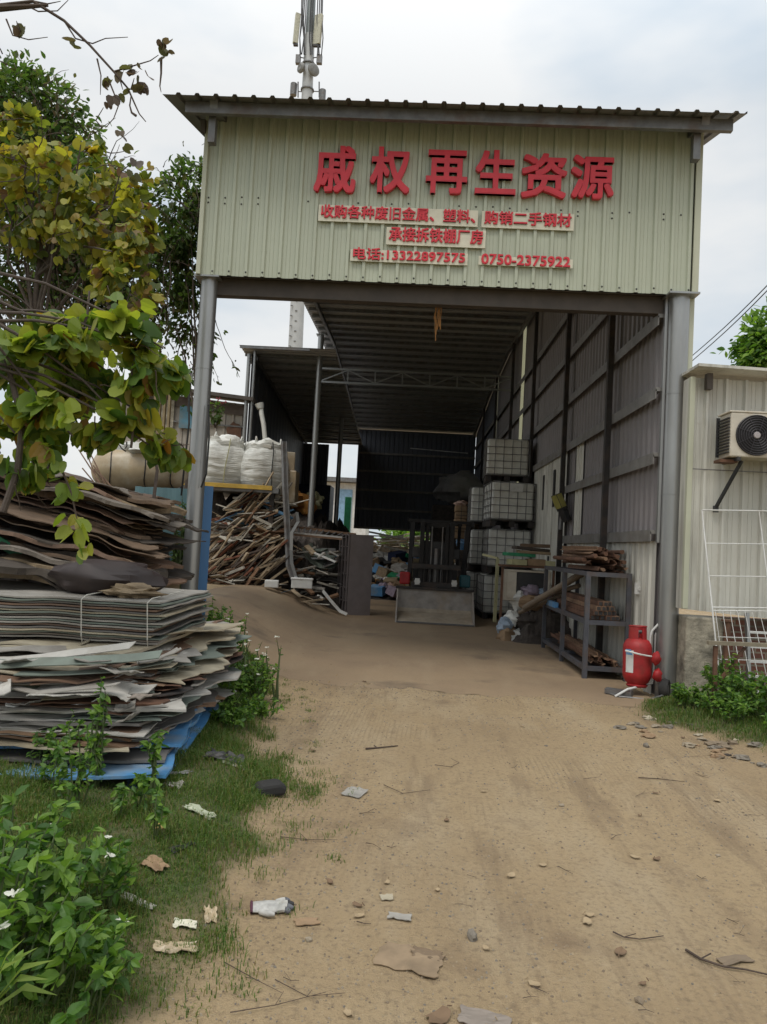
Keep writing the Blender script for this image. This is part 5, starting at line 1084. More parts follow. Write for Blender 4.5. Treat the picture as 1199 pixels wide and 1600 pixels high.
# ================================================================== TREES
def limb(mb, pts, r0, r1, n=8): mb.tube(pts, taper(r0, r1, len(pts)), n)
def tree(name, label, base, h, crown, nleaf, mat, size, tmpl, seed, trunk_r=.08, droop=.6, nb=12, vines=0, twigs=60, dry=0, lean=(0, 0), start=3, arch=.12, lr=.35):
    """crown: list of (center, radii, weight)"""
    g = np.random.default_rng(seed); R.seed(seed); t = thing(name, label, 'tree', base); b = Vector(base); mb = MB()
    top = b + Vector((lean[0], lean[1], h)); tp = [lerp(b, top, i/6)+Vector((U(-.06, .06), U(-.06, .06), 0))*(i > 0) for i in range(7)]; limb(mb, tp, trunk_r, trunk_r*.4, 10)
    ends = []
    for c, r_, wgt in crown:
        for k in range(max(2, int(nb*wgt))):
            e = Vector(c)+Vector((U(-1, 1)*r_[0], U(-1, 1)*r_[1], U(-1, 1)*r_[2]))*.8; s_ = tp[R.randint(start, 6)]
            pts = [s_] + [lerp(s_, e, i/5)+Vector((U(-.1, .1), U(-.1, .1), U(-.05, .12)))*r_[0]+Vector((0, 0, arch*sin(pi*i/5))) for i in range(1, 5)] + [e]; limb(mb, pts, trunk_r*lr, .005, 6); ends.append((pts, r_))
    P = []; A = []
    for c, r_, wgt in crown:
        n = int(nleaf*wgt); nc = max(6, n//26); d = g.normal(size=(nc, 3)); d /= np.linalg.norm(d, axis=1)[:, None]; cc = np.array(c)+d*np.array(r_)*(g.uniform(.15, 1, nc)**.45)[:, None]
        idx = g.integers(0, nc, n); off = g.normal(size=(n, 3))*np.array(r_)*.15; P.append(cc[idx]+off); A.append(d[idx])
    P = np.concatenate(P); A = np.concatenate(A); leaves('crown', mat, P, size, tmpl, seed, t, A, droop)
    mb.cur = 1
    for k in range(twigs):
        c, r_, wgt = R.choice(crown); p = Vector(c)+Vector((U(-1, 1)*r_[0], U(-1, 1)*r_[1], U(-1, 1)*r_[2])); limb(mb, wander(p, (U(-1, 1), U(-1, 1), U(-.8, .5)), U(.3, .9)*r_[0], 5, .35, .05), .009 if trunk_r > .06 else .005, .002, 4)
    mb.build('trunk', [M['bark'], M['twig']], t, smooth=True)
    if vines:
        mb = MB(); VP = []
        for k in range(vines):
            c, r_, wgt = R.choice(crown); p = Vector(c)+Vector((U(-1, 1)*r_[0], U(-1, 1)*r_[1], U(-.9, .3)*r_[2])); pts = wander(p, (U(-.3, .3), U(-.3, .3), -1), U(.6, 1.9)*r_[2], 8, .22, .12); limb(mb, pts, .007, .004, 4)
            for q in range(int(9*len(pts)/8)): VP.append(R.choice(pts)+Vector((U(-.06, .06), U(-.06, .06), U(-.05, .05))))
        mb.build('vines', M['twig'], t); leaves('vine_leaves', LF['vine'], VP, size*.8, T_POINT, seed+5, t, None, .9)
    if dry:
        DP = []
        for k in range(dry): c, r_, wgt = R.choice(crown); DP.append(Vector(c)+Vector((U(-1, 1)*r_[0], U(-1, 1)*r_[1], U(-1.3, .1)*r_[2])))
        leaves('withered_leaves', LF['dry'], DP, size*.85, T_POINT, seed+9, t, None, .8)
    return t
def C(x, y, Y, rx, ry, rz, wgt): c = px(x, y, Y); return ((c.x, Y, c.z), (rx, ry, rz), wgt)
# vine covered tree, far left
tree('vine_draped_tree', 'tall tree at the left edge draped with green vines and brown dead twigs', (-5.4, 10.6, .4), 5.2,
     [C(30, 185, 10.5, 1.0, .9, .62, .34), C(20, 270, 10.3, 1.2, .9, .8, .22), C(130, 330, 10.2, .85, .8, .75, .20), C(60, 420, 10.3, 1.2, .8, .7, .16), C(190, 440, 10.4, .7, .7, .7, .09)], 15500, LF['vine'], .11, T_POINT, 101, .16, .5, 14, 190, 260, 2600)
tree('vine_draped_tree', 'smaller dark leaved vine draped tree beside the left edge of the sign wall', (-3.05, 10.2, .4), 5.2,
     [C(287, 335, 10.2, .42, .5, .75, .40), C(315, 290, 10.6, .32, .4, .5, .22), C(275, 420, 10.2, .42, .5, .55, .2), C(300, 500, 10.3, .28, .4, .6, .10)], 4300, LF['vine'], .10, T_POINT, 103, .07, .7, 10, 60, 90, 200)
# yellowing bauhinia, mid distance
tree('yellowing_tree', 'yellow green broad leaved tree in front of the vine draped trees', (-3.5, 6.6, .2), 3.6,
     [C(20, 300, 6.4, .55, .5, .45, .27), C(90, 330, 6.3, .45, .4, .55, .15), C(140, 290, 6.5, .35, .4, .45, .13), C(205, 380, 6.2, .24, .3, .62, .20), C(40, 230, 6.6, .5, .4, .35, .14), C(180, 470, 6.1, .32, .3, .3, .06), C(175, 330, 6.5, .3, .3, .35, .07)], 1650, LF['yel'], .088, T_BAU, 105, .06, .9, 8, 0, 110, 160)
# near bauhinia: large two-lobed leaves
tree('bauhinia_tree', 'near tree with large two lobed green leaves hanging over the scrap', (-3.0, 3.6, .1), 2.6,
     [C(60, 560, 4.3, .42, .35, .26, .24), C(150, 560, 4.3, .34, .35, .30, .22), C(215, 590, 4.4, .24, .3, .28, .15), C(100, 640, 4.2, .42, .35, .22, .18), C(200, 670, 4.3, .20, .25, .12, .08), C(20, 690, 4.2, .25, .3, .3, .08), C(262, 692, 4.4, .10, .15, .06, .025), C(262, 575, 4.4, .12, .2, .16, .05), C(110, 505, 4.4, .30, .3, .12, .10)], 900, LF['bau'], .112, T_BAU, 107, .05, 1.1, 7, 0, 50, start=5, arch=.22, lr=.26)
def spray(name, label, pts, r0, nl, mat, size, tmpl, seed, cat='branch', spread=.05, group=None):
    R.seed(seed); t = thing(name, label, cat, pts[-1], group); mb = MB(); limb(mb, pts, r0, r0*.35, 7); mb.build('stem', M['twig'], t, smooth=True); P = []; A = []
    for k in range(nl):
        q = R.random()*(len(pts)-1); i = int(q); p = lerp(Vector(pts[i]), Vector(pts[min(i+1, len(pts)-1)]), q-i); d = Vector((U(-1, 1), U(-1, 1), U(-.5, .3))); P.append(p+d*spread); A.append(d)
    leaves('foliage', mat, P, size, tmpl, seed, t, A, .8); return t
spray('hanging_branch', 'leafy bauhinia twig hanging down in front of the brown pile', [px(60, 690, 4.0), px(95, 730, 4.0), px(112, 770, 4.0), px(122, 820, 4.0), px(128, 855, 4.0)], .008, 26, LF['bau'], .095, T_BAU, 12)
for k, (pts, lab) in enumerate((([(5, 800), (28, 735), (35, 660), (10, 560), (-20, 470)], 'thick dark bauhinia stem at the far left edge'), ([(205, 700), (212, 640), (206, 580), (225, 500)], 'thin dark upright stem among the bauhinia leaves'), ([(240, 880), (238, 800), (246, 735), (240, 700)], 'short brown dead stem standing in front of the beige roll'), ([(115, 560), (128, 520), (137, 490), (140, 455)], 'dark curved twig rising above the bauhinia leaves'))):
    mb = MB(); Y = (4.05, 4.2, 6.9, 4.2)[k]; P = [px(x, y, Y) for x, y in pts]; limb(mb, P, (.020, .008, .022, .011)[k], (.016, .005, .012, .006)[k], 8); setp(mb.build('bare_stem', M['bark'], loc=P[0], smooth=True), lab, 'stem')
# thin overhead branch with a few withered leaves
ob = thing('overhead_branch', 'bare dark branch with few withered leaves crossing the sky at upper left', 'branch', px(0, 10, 5))
mb = MB(); Y = 5.2; J = lambda *l: [px(x, y, Y) for x, y in l]
limb(mb, J((-60, 25), (0, 8), (52, 2), (100, 32), (140, 70), (178, 112), (200, 138), (212, 165), (218, 178), (228, 190)), .014, .0035, 7)
limb(mb, J((-60, 16), (10, 12), (75, 8)), .035, .012, 7)
for l_ in (((52, 2), (75, 6), (95, 2)), ((35, 5), (60, 18), (90, 17), (107, 0)), ((100, 32), (118, 60), (145, 68), (165, 60), (200, 58)), ((178, 112), (205, 104), (235, 95), (248, 86)), ((152, 92), (158, 118), (157, 148)), ((187, 122), (192, 140)), ((168, 120), (180, 150), (188, 158), (178, 185), (165, 200)), ((205, 140), (210, 122)), ((10, 30), (20, 55), (45, 62), (75, 58)), ((160, 200), (150, 188), (162, 168)), ((252, 92), (252, 115), (250, 135), (252, 144))):
    limb(mb, J(*l_), .007 if l_[0] != (252, 92) else .010, .0025, 5)
limb(mb, J((205, 150), (203, 165), (206, 176), (213, 181)), .004, .010, 6)
mb.build('wood', M['twig'], ob, smooth=True)
P = [px(x, y, Y) for x, y in ((117, 66), (118, 70), (174, 125), (160, 130), (185, 148), (193, 147), (176, 150), (206, 108), (215, 104), (193, 113), (230, 118), (222, 128), (219, 134), (226, 135), (218, 120), (208, 144), (250, 74), (256, 78), (262, 82), (258, 90), (252, 86), (260, 70), (25, 40), (40, 45), (33, 52), (168, 160), (188, 205), (192, 212), (200, 275), (209, 275), (194, 228), (214, 252), (208, 118), (202, 120))]
leaves('withered_leaves', LF['dry'], P, .075, T_BAU, 15, ob, None, .6)
R.seed(77)
spray('hanging_branch', 'spindly twig with sparse leaves right of the yellowing crown', [px(175, 320, 6.2), px(188, 270, 6.2), px(205, 255, 6.2), px(222, 268, 6.2), px(245, 262, 6.2), px(265, 290, 6.2)], .006, 8, LF['yel'], .085, T_BAU, 33, spread=.08)
tree('broad_leaved_tree', 'dense green tree behind the hut at the right edge', (12.2, 22, 0), 8.0, [C(1215, 545, 22, 1.1, 1, 1.1, .5), C(1190, 560, 22, .55, .8, .55, .2), C(1270, 600, 22, 1.5, 1.2, 1.5, .3)], 7000, LF['weed'], .22, T_POINT, 109, .2, .5, 8, 0, 20)
for k in range(7):
    x = (-24, -15, -9, 0, 2.5, 14, 24)[k]; y = (60, 66, 52, 62, 58, 64, 60)[k]; hh = (5, 6, 4, 3.2, 3.0, 6, 7)[k]
    tree('distant_tree', ('distant bushy tree far left beyond the old shed', 'distant tree behind the old white shed', 'distant low tree left of the white house', 'distant green bush seen under the back wall', 'distant smaller bush seen under the back wall near the forklift', 'distant tree far behind the right wall', 'distant tree at the far right horizon')[k], (x, y, 0), hh*.6, [((x, y, hh*.62), (hh*.75, hh*.5, hh*.42), 1)], 1500, LF['weed'], .5, T_POINT, 130+k, .2, .4, 6, 0, 0)
# ================================================================== WEEDS, GRASS
def weed(label, x, y, h, spread, nst, size, seed, mat='weed', tmpl=T_POINT, per=16, flowers=0, lean=(0, 0), name='weed_plant', group=None):
    R.seed(seed); b = Vector((x, y, gh(x, y)-.01)); t = thing(name, label, 'weed', b, group); mb = MB(); P = []; A = []; F = []
    for k in range(nst):
        a = U(0, 2*pi); r_ = spread*sqrt(U(0, 1)); e = b+Vector((cos(a)*r_+lean[0]*h, sin(a)*r_+lean[1]*h, h*U(.55, 1.05)*(1-.35*r_/max(spread, .01))))
        s_ = b+Vector((cos(a)*r_*.45, sin(a)*r_*.45, 0)); pts = [s_, lerp(s_, e, .35)+Vector((U(-.03, .03), U(-.03, .03), .03)), lerp(s_, e, .7)+Vector((U(-.03, .03), U(-.03, .03), .02)), e]; mb.tube(pts, [.006*h/.5+.001, .005*h/.5, .004*h/.5, .0015], 5)
        for i in range(per):
            q = U(.15, 1)**.8*3; j = min(2, int(q)); P.append(lerp(pts[j], pts[j+1], q-j)); aa = U(0, 2*pi); A.append((cos(aa), sin(aa), U(-.1, .6)))
        if flowers and R.random() < flowers:
            for i in range(7): F.append(e+Vector((U(-.004, .004), U(-.004, .004), .01)))
    mb.build('stem', M['stem'], t); leaves('foliage', LF[mat], P, size, tmpl, seed, t, A, .25, .9)
    if F:
        ax = [(cos(i*2*pi/7), sin(i*2*pi/7), .25) for i in range(7)]*(len(F)//7); leaves('blossom', LF['petal'], F, .022, T_SMALL, seed+3, t, np.array(ax)*3, 0, 1)
    return t
# lower left bush
for k, (p, h, sp, n, sz) in enumerate((((45, 1440), .40, .22, 17, .060), ((115, 1450), .30, .18, 12, .052), ((-30, 1420), .55, .25, 18, .064), ((60, 1340), .42, .24, 15, .055), ((140, 1390), .25, .14, 8, .05), ((15, 1320), .45, .22, 12, .06), ((150, 1310), .34, .14, 9, .045))):
    c = pz(p[0], p[1]+70, .18); weed(('front broad leaved bush at the lower left corner', 'right part of the lower left bush with a white flower, beside the grass', 'leftmost tall leafy weed cut by the left picture edge', 'middle leafy bush behind the front bush at lower left', 'low small leaved weed at the right foot of the lower left bush', 'back leafy bush against the blue sheets at far left', 'small weed growing between the bush and the blue sheets')[k], c.x, c.y, h, sp, n, sz, 200+k, per=15, flowers=.08)
R.seed(61)
for k in range(14):
    x, y = U(0, 250), U(1180, 1300); c = pz(x, y, .18); weed('slender weed growing up in front of the panel stack', c.x, min(c.y, 4.0), U(.2, .5), .05, 3, .04, 220+k, per=16, group='slender weeds in front of the panel stack')
for k, (x, y) in enumerate(((178, 1190), (217, 1240), (120, 1240))):
    c = pz(x, y, .2); weed(('taller slender weed against the grey middle panels', 'tall weed in front of the right side of the panel stack', 'slender weed in front of the left blue sheets')[k], c.x, 3.92, .62, .05, 3, .05, 240+k, per=22)
# weeds right of the stack
for k, (x, y, h, sp, n, sz, fl) in enumerate(((-1.45, 6.0, .42, .22, 26, .045, .25), (-1.32, 6.7, .55, .22, 26, .045, .3), (-1.62, 6.9, .6, .2, 18, .045, .2), (-1.25, 5.6, .22, .2, 20, .04, .1), (-1.75, 7.5, .62, .2, 16, .05, .2), (-1.15, 6.15, .25, .2, 18, .04, .15), (-1.95, 7.7, .75, .22, 18, .05, 0), (-2.2, 8.3, .55, .22, 18, .05, 0))):
    weed(('leafy weed with white flowers at the right side of the panel stack', 'bushy flowering weed at the edge of the concrete floor', 'taller weed behind the raised cream panel corner', 'low weed at the foot of the stack near the blue sheets', 'tall weed between the stack and the dirt ramp', 'low spreading weed at the road edge beside the stack', 'fern leaved weed in front of the left post', 'weed at the foot of the blue fence sheet')[k], x, y, h, sp, n, sz, 260+k, per=20, flowers=fl)
for k in range(7):
    R.seed(300+k); x, y = U(-1.5, -1.1), U(6.2, 7.4); weed('tall thin dry stemmed weed standing above the flowering weeds', x, y, U(.6, .95), .10, 3, .03, 310+k, per=9, flowers=.6, group='tall thin weeds by the ramp')
weed('green climber on the teal fence sheet left of the post', -2.62, 8.55, 1.75, .12, 22, .06, 330, mat='vine', per=22)
# right hand bush
for k, (x, y, h, sp, n, sz) in enumerate(((3.12, 7.25, .62, .26, 34, .055), (3.42, 6.95, .55, .32, 40, .055), (2.82, 7.4, .30, .24, 24, .045), (3.70, 6.7, .48, .34, 34, .055), (3.0, 6.9, .30, .28, 28, .045), (3.35, 6.45, .28, .32, 30, .045))):
    weed(('tall lush weed in front of the masonry pier', 'broad lush bush in front of the wire rack', 'low weed at the foot of the right post', 'rightmost bush at the picture edge under the hut', 'low leafy weed in front of the lush bush', 'low weed at the right road edge by the rubble')[k], x, y, h, sp, n, sz, 340+k, per=24)
def grass():
    g = np.random.default_rng(5); R.seed(71); V = []; F = []; cnt = 0
    def blade(x, y, l_, wd, lean, az, z):
        nonlocal cnt
        d = Vector((cos(az), sin(az), 0)); s_ = Vector((-sin(az), cos(az), 0))*wd/2; b = Vector((x, y, z)); m_ = b+d*lean*.35*l_+Vector((0, 0, l_*.6)); e = b+d*lean*l_+Vector((0, 0, l_*(1-.45*lean)))
        i = len(V); V.extend([b-s_, b+s_, m_+s_*.8, m_-s_*.8, e]); F.append((i, i+1, i+2, i+3)); F.append((i+3, i+2, i+4)); cnt += 1
    tries = 0
    while cnt < 125000 and tries < 700000:
        tries += 1
        if tries % 9 == 0:
            y = U(5.6, 8.2); x = U(2.2, 4.4); m = ss((x-verge_r(y)+.22*fbm(x, y, 2.5, 2))/.30)
        else:
            y = 1.9+6.6*U(0, 1)**1.35; x = U(-2.6, -.2); m = ss((verge_l(y)-x+.26*fbm(x, y, 2.5, 2)+.05)/.35)
            if x < -1.42 and 4.0 < y < 6.8: m *= .08
        m *= .42+.8*ss(.5+1.4*noise.noise((x*2.3, y*2.3, 9)))
        if U(0, 1) > m: continue
        s_ = .6+.8*ss(.5+noise.noise((x*3, y*3, 2))); l_ = U(.018, .055)*s_*(1.4 if y > 5 else 1); blade(x, y, l_, U(.0016, .0034)*(1+y*.14), U(.1, .95), U(0, 6.3), gh(x, y)-.004)
    for k in range(46):                                     # isolated tufts on the dirt
        y = 1.9+6*U(0, 1); x0 = verge_l(y)+U(0, .35); n_ = R.randint(10, 34)
        for i in range(n_): x, yy = x0+R.gauss(0, .03), y+R.gauss(0, .03); blade(x, yy, U(.015, .045), .004, U(.3, .95), U(0, 6.3), gh(x, yy)-.003)
    me = bpy.data.meshes.new('grass'); me.from_pydata([tuple(v) for v in V], [], F); me.materials.append(LF['grass']); o = bpy.data.objects.new('grass', me); COL.objects.link(o)
    setp(o, 'short green grass on the verges beside the dirt road', 'grass', None, 'stuff')
grass()
# long bright grass blades at the lower left corner
lg = thing('long_grass', 'clump of long bright green blades at the lower left corner', 'grass clump', pz(-30, 1590, .15)); mb = MB(); b = pz(-30, 1590, .15); R.seed(81); T = MB()
for (x, y, dz) in ((85, 1500, 0), (60, 1480, .0), (75, 1530, 0), (40, 1465, 0), (90, 1555, 0), (30, 1500, 0)):
    e = px(x, y, b.y+U(-.15, .1)); m_ = lerp(b, e, .55)+Vector((0, 0, .05)); wv = Vector((.002, .004, .006)); T.strip([b-wv*.8, m_-wv*1.3, e-wv*.05], [b+wv*.8, m_+wv*1.3, e+wv*.05])
o = T.build('blades', LF['bright'], lg, recalc=False)
# ================================================================== ROAD LITTER
def crumple(name, label, cat, p, w_, l_, hgt, mat, seed, rot=0, n=9, th=.003, group=None, lift=.012):
    R.seed(seed); P = []; mb = MB()
    for j in range(n):
        for i in range(n):
            u, v = i/(n-1)-.5, j/(n-1)-.5; rr = 1-.22*max(abs(u), abs(v))*2*abs(noise.noise((u*3, v*3, seed)))
            x, y = u*w_*rr*(1+.25*noise.noise((v*4, seed, 0))), v*l_*rr*(1+.25*noise.noise((u*4, seed, 5))); X, Y_ = x*cos(rot)-y*sin(rot)+p[0], x*sin(rot)+y*cos(rot)+p[1]
            P.append((X, Y_, gh(X, Y_)+lift*.6+hgt*(.5+noise.noise((u*5, v*5, seed*1.7)))*(.6+.8*noise.noise((u*2, v*2, seed*.7)))))
    mb.add(P, [(j*n+i, j*n+i+1, (j+1)*n+i+1, (j+1)*n+i) for j in range(n-1) for i in range(n-1)]); o = mb.build(name, mat, loc=(p[0], p[1], gh(p[0], p[1])), recalc=False, smooth=False); o.modifiers.new('thick', 'SOLIDIFY').thickness = th; return setp(o, label, cat, group)
G = lambda x, y, z=0: pz(x, y, z)
# glove
M['knit'] = simple('soiled_white_knit', (.47, .46, .43), .9, 0, .4, 30, (.28, .25, .20), .6, .004)
gv = thing('work_glove', 'white knitted work glove with grey fingertips lying on the dirt', 'glove', G(420, 1412, .03)); c = G(415, 1413, .03); Mg = Matrix.Translation((c.x, c.y, gh(c.x, c.y)+.012)) @ Matrix.Rotation(radians(-78), 4, 'Z')
mb = MB(); mb.lathe([(.012, -.055), (.040, -.05), (.045, -.02), (.048, .02), (.044, .045), (.015, .055)], 18, Mg @ Matrix.Diagonal((1, 1, .26, 1)) @ Matrix.Rotation(pi/2, 4, 'X') @ Matrix.Rotation(pi, 4, 'Y') if False else Mg @ Matrix.Diagonal((1, 1, .28, 1)) @ Matrix.Rotation(-pi/2, 4, 'X')); mb.build('palm', M['knit'], gv, smooth=True)
for k, (x0, a, l_) in enumerate(((-.033, .18, .058), (-.012, .06, .072), (.011, -.06, .068), (.032, -.2, .055))):
    p0 = Vector((x0, .045, 0)); d = Vector((-sin(a)*1, cos(a), 0)); pts = [Mg @ (p0+d*l_*q+Vector((0, 0, .006*sin(q*3)))) for q in (0, .35, .62)]
    mb = MB(); mb.tube(pts, [.0125, .0115, .011], 9); fg = mb.build('finger', M['knit'], gv, smooth=True)
    mb = MB(); mb.tube([pts[-1], Mg @ (p0+d*l_*.85), Mg @ (p0+d*l_)], [.0122, .0115, .006], 9); mb.build('fingertip', M['black'] if k == 1 else simple('grey_rubber', (.14, .145, .16), .6), fg, smooth=True)
mb = MB(); mb.tube([Mg @ Vector(q) for q in ((.042, -.02, .0), (.066, .012, .004), (.072, .035, .003))], [.012, .012, .007], 9); mb.build('thumb', M['knit'], gv, smooth=True)
mb = MB(); mb.tube([Mg @ Vector((.040*cos(a), -.055, .0125*sin(a))) for a in [i*2*pi/16 for i in range(17)]], .005, 6, False); mb.build('cuff', simple('dark_red_cuff', (.10, .03, .05), .8), gv)
# black foam piece, black and white shoe sole, plastic pieces in the grass
c = G(430, 1230, .08); mb = MB(); mb.prism([(-.085, 0), (.075, 0), (.09, .05), (.05, .075), (-.06, .07), (-.095, .04)], 'y', .12, Matrix.Translation((c.x, c.y-.05, gh(c.x, c.y))) @ Matrix.Rotation(.5, 4, 'Z')); setp(mb.build('rubber_block', M['tyre'], loc=(c.x, c.y, gh(c.x, c.y)), bevel=.02), 'dark grey rounded rubber block lying at the grass edge', 'rubber block')
M['litter'] = simple('dirty_white_scrap', (.40, .38, .32), .7, 0, .35, 12, (.22, .18, .12), .7)
for k, (x, y, w_, l_, h_, m_, lab, cat) in enumerate((
    (350, 1212, .24, .16, .10, M['black'], 'crumpled black plastic sheet in the grass below the blue sheets', 'plastic sheet'),
    (365, 1222, .16, .03, .02, M['litter'], 'white edge strip on the black crumpled plastic', 'strip'),
    (268, 1260, .12, .08, .05, M['litter'], 'small white rag in the grass left of the black plastic', 'rag'),
    (265, 1240, .22, .05, .03, simple('grey_net', (.2, .2, .19), .7), 'grey flattened net strip in the grass', 'net strip'),
    (310, 1295, .17, .07, .05, simple('pale_film', (.38, .41, .29), .35), 'pale clear plastic film piece in the middle of the grass', 'plastic film'),
    (285, 1350, .03, .16, .03, M['black'], 'black ribbon twisted in the grass', 'ribbon'),
    (240, 1380, .10, .08, .05, M['cardboard'], 'reddish brown lump of wet cardboard in the grass', 'cardboard'),
    (215, 1425, .14, .035, .02, M['litter'], 'white strip lying in the grass near the lower left bush', 'strip'),
    (290, 1440, .09, .05, .03, M['board'], 'cream paper scrap where grass meets dirt', 'paper scrap'),
    (330, 1425, .05, .10, .03, M['tarp'], 'upright beige paper scrap left of the white glove', 'paper scrap'),
    (275, 1475, .16, .07, .03, M['tarp'], 'beige crumpled paper at the grass edge below the glove', 'paper scrap'),
    (555, 1232, .13, .16, .035, SHEET[0], 'crumpled grey cloth lying on the dirt road', 'cloth'),
    (640, 1488, .24, .17, .012, simple('muddy_cloth', (.29, .21, .13), .9, 0, .4, 8), 'large flattened muddy cloth pressed into the road', 'cloth'),
    (668, 1480, .12, .07, .022, simple('muddy_cloth_dark', (.19, .135, .085), .9, 0, .4, 8), 'dark fold of muddy cloth on the larger flattened cloth', 'cloth'),
    (480, 1432, .10, .05, .010, M['cardboard'], 'flat brown cardboard scrap right of the white glove', 'cardboard'),
    (625, 1425, .10, .05, .012, SHEET[0], 'small grey crumpled scrap in the middle of the road', 'scrap'),
    (605, 1395, .06, .05, .006, SHEET[1], 'flat cream paper scrap on the road', 'paper scrap'),
    (760, 1580, .18, .10, .014, SHEET[6], 'torn brown scrap at the bottom edge of the road', 'scrap'),
    (1150, 1488, .16, .05, .012, simple('muddy_strip', (.20, .15, .10), .9), 'muddy strip of cloth at the lower right of the road', 'cloth'))):
    c = G(x, y, .03); crumple('litter_'+cat.replace(' ', '_').replace('_scrap', ''), lab, cat, c, w_, l_, h_*.6, m_, 400+k, U(-.5, .5))
# dry leaves
leafm = [simple('fallen_leaf_ochre', (.42, .29, .09), .7, 0, .3, 9), simple('fallen_leaf_brown', (.18, .115, .065), .8, 0, .3, 9), simple('fallen_leaf_tan', (.36, .27, .16), .8, 0, .3, 9)]
def dryleaf(x, y, s_, m_, label, group=None, seed=0):
    c = G(x, y, .03); z0 = gh(c.x, c.y)+.004+(.03 if x < 300 else 0); a = R.uniform(0, 6.3); mb = MB(); n = 12; P = [Vector((0, 0, 0))]
    for i in range(n): t_ = 2*pi*i/n; r_ = s_*(.5+.28*noise.noise((i*.9, seed*1.7, 0))); P.append(Vector((r_*cos(t_)*1.15, r_*sin(t_)*.75, s_*.22*(cos(t_)**2)*(.6+.5*noise.noise((i*.7, seed, 3)))+.002)))
    Mx = Matrix.Translation((c.x, c.y, z0)) @ Matrix.Rotation(a, 4, 'Z'); mb.add(P, [(0, 1+i, 1+(i+1) % n) for i in range(n)], Mx); mb.bar(Mx @ Vector((s_*.55, 0, .02)), Mx @ Vector((s_*.85, 0, .008)), .003); o = mb.build('dry_leaf', m_, loc=(c.x, c.y, z0)); o.modifiers.new('thick', 'SOLIDIFY').thickness = .0012; return setp(o, label, 'leaf', group)
dryleaf(247, 1338, .055, leafm[0], 'round ochre leaf lying on the grass'); dryleaf(282, 1190, .075, leafm[2], 'long tan leaf on the grass beside the blue sheets')
dryleaf(686, 1578, .085, leafm[1], 'big curled brown leaf near the bottom edge of the road'); dryleaf(970, 1478, .055, leafm[1], 'brown oval leaf on the road right of centre'); dryleaf(918, 1432, .05, leafm[2], 'pale tan leaf on the road right of centre')
R.seed(91)
for k in range(26):
    x = U(430, 1150); y = 1110+480*U(0, 1)**1.2; dryleaf(x, y, U(.02, .05), R.choice(leafm[1:]), 'small dry leaf or bark flake scattered on the dirt road', 'dry leaves scattered on the road', k)
R.seed(97)
for k in range(34):
    x = U(440, 900); y = U(965, 1075); dryleaf(x, y, U(.02, .055), R.choice(leafm+[SHEET[0], M['cardboard']]), 'flake of rubbish or dry leaf lying on the shed floor', 'flakes on the shed floor', k+60)
R.seed(92)
def twig(pts, r0, label, group=None, m_=None):
    P = []
    for x, y in pts: c = G(x, y, .015); P.append(Vector((c.x, c.y, gh(c.x, c.y)+.006+U(0, .008))))
    mb = MB(); limb(mb, P, r0, r0*.5, 6); 
    if len(P) > 2: q = P[1]; mb.tube([q, q+Vector((U(-.05, .05), U(-.06, .06), .012))], r0*.5, 5)
    return setp(mb.build('twig', m_ or M['twig'], loc=P[0]), label, 'twig', group)
twig([(1072, 1482), (1095, 1497), (1130, 1508), (1165, 1512), (1215, 1520)], .0055, 'long dark branch lying across the lower right road edge'); twig([(958, 1455), (975, 1462), (1000, 1466), (1037, 1462)], .0035, 'dark bent twig on the road right of centre')
twig([(430, 1530), (480, 1555), (540, 1552)], .0017, 'thin dark stem on the dirt at lower left'); twig([(350, 1500), (400, 1530), (440, 1552)],  .0018, 'upper thin dark stem from the grass edge onto the dirt'); twig([(360, 1580), (430, 1572), (510, 1550)],  .0018, 'lower thin dark stem from the grass edge onto the dirt')
twig([(438, 1307), (480, 1308), (528, 1309)], .0022, 'thin straight wire on the dirt beside the grass'); twig([(572, 1170), (590, 1168), (622, 1163)], .008, 'thick pale stick lying on the far part of the road'); twig([(998, 1215), (1030, 1216), (1070, 1222)], .004, 'dark stick on the right side of the road'); twig([(680, 1192), (705, 1197), (718, 1190), (705, 1184)], .0025, 'curved loop of dark vine on the road')
twig([(600, 1225), (630, 1238), (672, 1230)], .0025, 'forked twig right of the grey cloth on the road')
for k in range(24):
    x, y = U(440, 1180), 1090+500*U(0, 1); a = U(-.5, .5); l_ = U(8, 30); twig([(x, y), (x+l_*.5, y+l_*.5*a+U(-2, 2)), (x+l_, y+l_*a)], U(.001, .0024), 'short twig fragment scattered on the dirt road', 'twig fragments on the road')
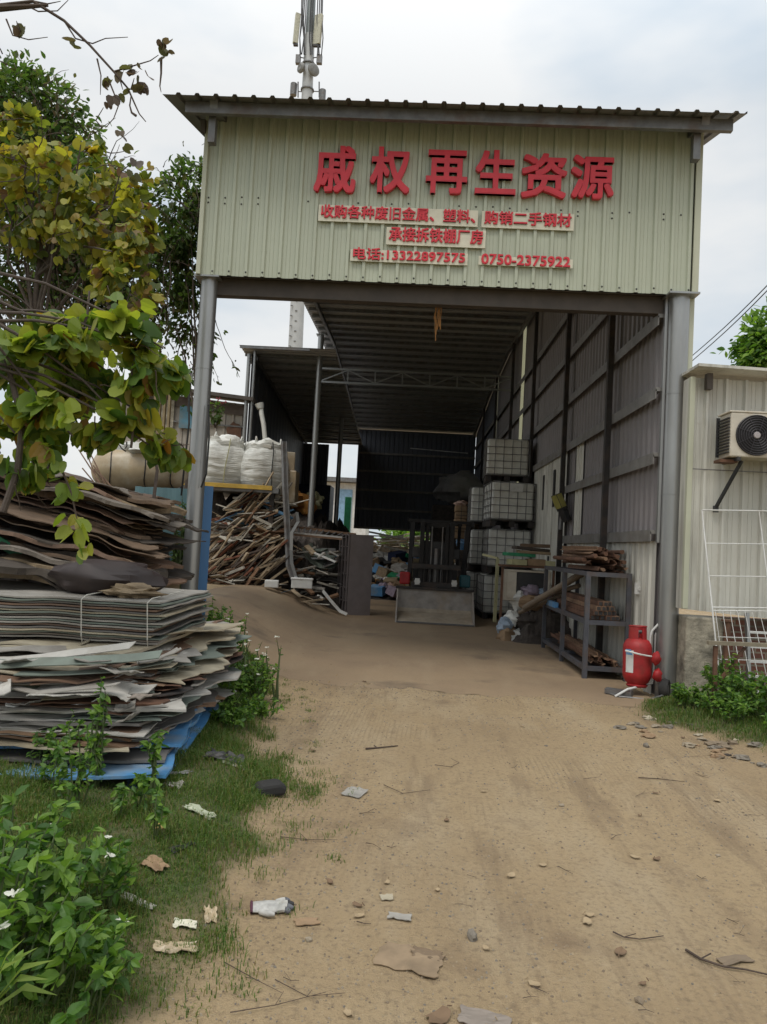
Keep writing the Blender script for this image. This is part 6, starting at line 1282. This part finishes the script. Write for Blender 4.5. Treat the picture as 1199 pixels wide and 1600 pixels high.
# stones
R.seed(93); NST = 9; stm = [simple('pale_stone', (.30, .25, .18), .9, 0, .3, 20), simple('brown_stone', (.22, .17, .115), .9, 0, .3, 20), simple('grey_stone', (.20, .175, .14), .9, 0, .3, 20)]
for k in range(NST):
    x = U(420, 1190); y = 1085+510*U(0, 1); c = G(x, y); s_ = U(.006, .017); mb = MB(); blob(mb, (c.x, c.y, gh(c.x, c.y)+s_*.25), (s_*U(.9, 1.6), s_, s_*.6), k, 9, 6, .5); setp(mb.build('stone', R.choice(stm), loc=(c.x, c.y, gh(c.x, c.y)), smooth=True), 'small rounded stone lying loose on the dirt road', 'stone', 'stones on the road')
for k, (x, y, s_) in enumerate(((738, 1462, .028), (1010, 1168, .03))):
    c = G(x, y); mb = MB(); blob(mb, (c.x, c.y, gh(c.x, c.y)+s_*.3), (s_*.7, s_*1.3, s_*.7), k+7, 12, 8, .4); setp(mb.build('stone', stm[2], loc=(c.x, c.y, gh(c.x, c.y)), smooth=True), ('larger grey stone in the lower middle of the road', 'grey stone near the right road edge')[k], 'stone')
# rubble along the right verge
for k in range(34):
    q = U(0, 1)**.8; x, y = lerp(965, 1199, q)+U(-25, 25), lerp(1118, 1182, q)+U(-10, 14); c = G(x, y, .03); s_ = U(.012, .045); mb = MB(); blob(mb, (c.x, c.y, gh(c.x, c.y)+s_*.25), (s_*1.4, s_, s_*.45), k+100, 9, 6, .8); setp(mb.build('rubble', R.choice([stm[0], stm[0], stm[2], SHEET[1], M['cardboard'], M['debris'], stm[1], stm[1]]), loc=(c.x, c.y, gh(c.x, c.y))), 'piece of rubble or litter along the right verge', 'rubble', 'rubble along the right verge')
def gravel():
    R.seed(94); mb = MB()
    for k in range(11000):
        y = 1.9+6.6*U(0, 1)**1.5; x = U(-1.1, 3.0)
        if x < verge_l(y)-.1 or x > verge_r(y)+.1: continue
        if U(0, 1) > .20+ss((verge_l(y)+.9-x)/.8)+.7*ss(.2+1.5*noise.noise((x*1.3, y*1.3, 4))) + .8*ss((y-7.2)/.5): continue
        s_ = U(.0018, .0065)*(1+.10*y); z = gh(x, y); a = U(0, 6.3); V = [Vector((cos(a+i*1.571+U(-.3, .3))*s_*U(.7, 1.2), sin(a+i*1.571+U(-.3, .3))*s_*U(.7, 1.2), 0)) for i in range(4)]
        mb.cur = R.choice([0, 0, 1, 2, 2]); mb.add([Vector((x, y, z-.001))+v for v in V]+[Vector((x, y, z+s_*.6))+v*.55 for v in V], [(0, 1, 5, 4), (1, 2, 6, 5), (2, 3, 7, 6), (3, 0, 4, 7), (4, 5, 6, 7)])
    o = mb.build('gravel', [stm[0], stm[2], stm[1]], recalc=False); setp(o, 'fine gravel and grit strewn over the dirt road', 'gravel', None, 'stuff')
gravel()
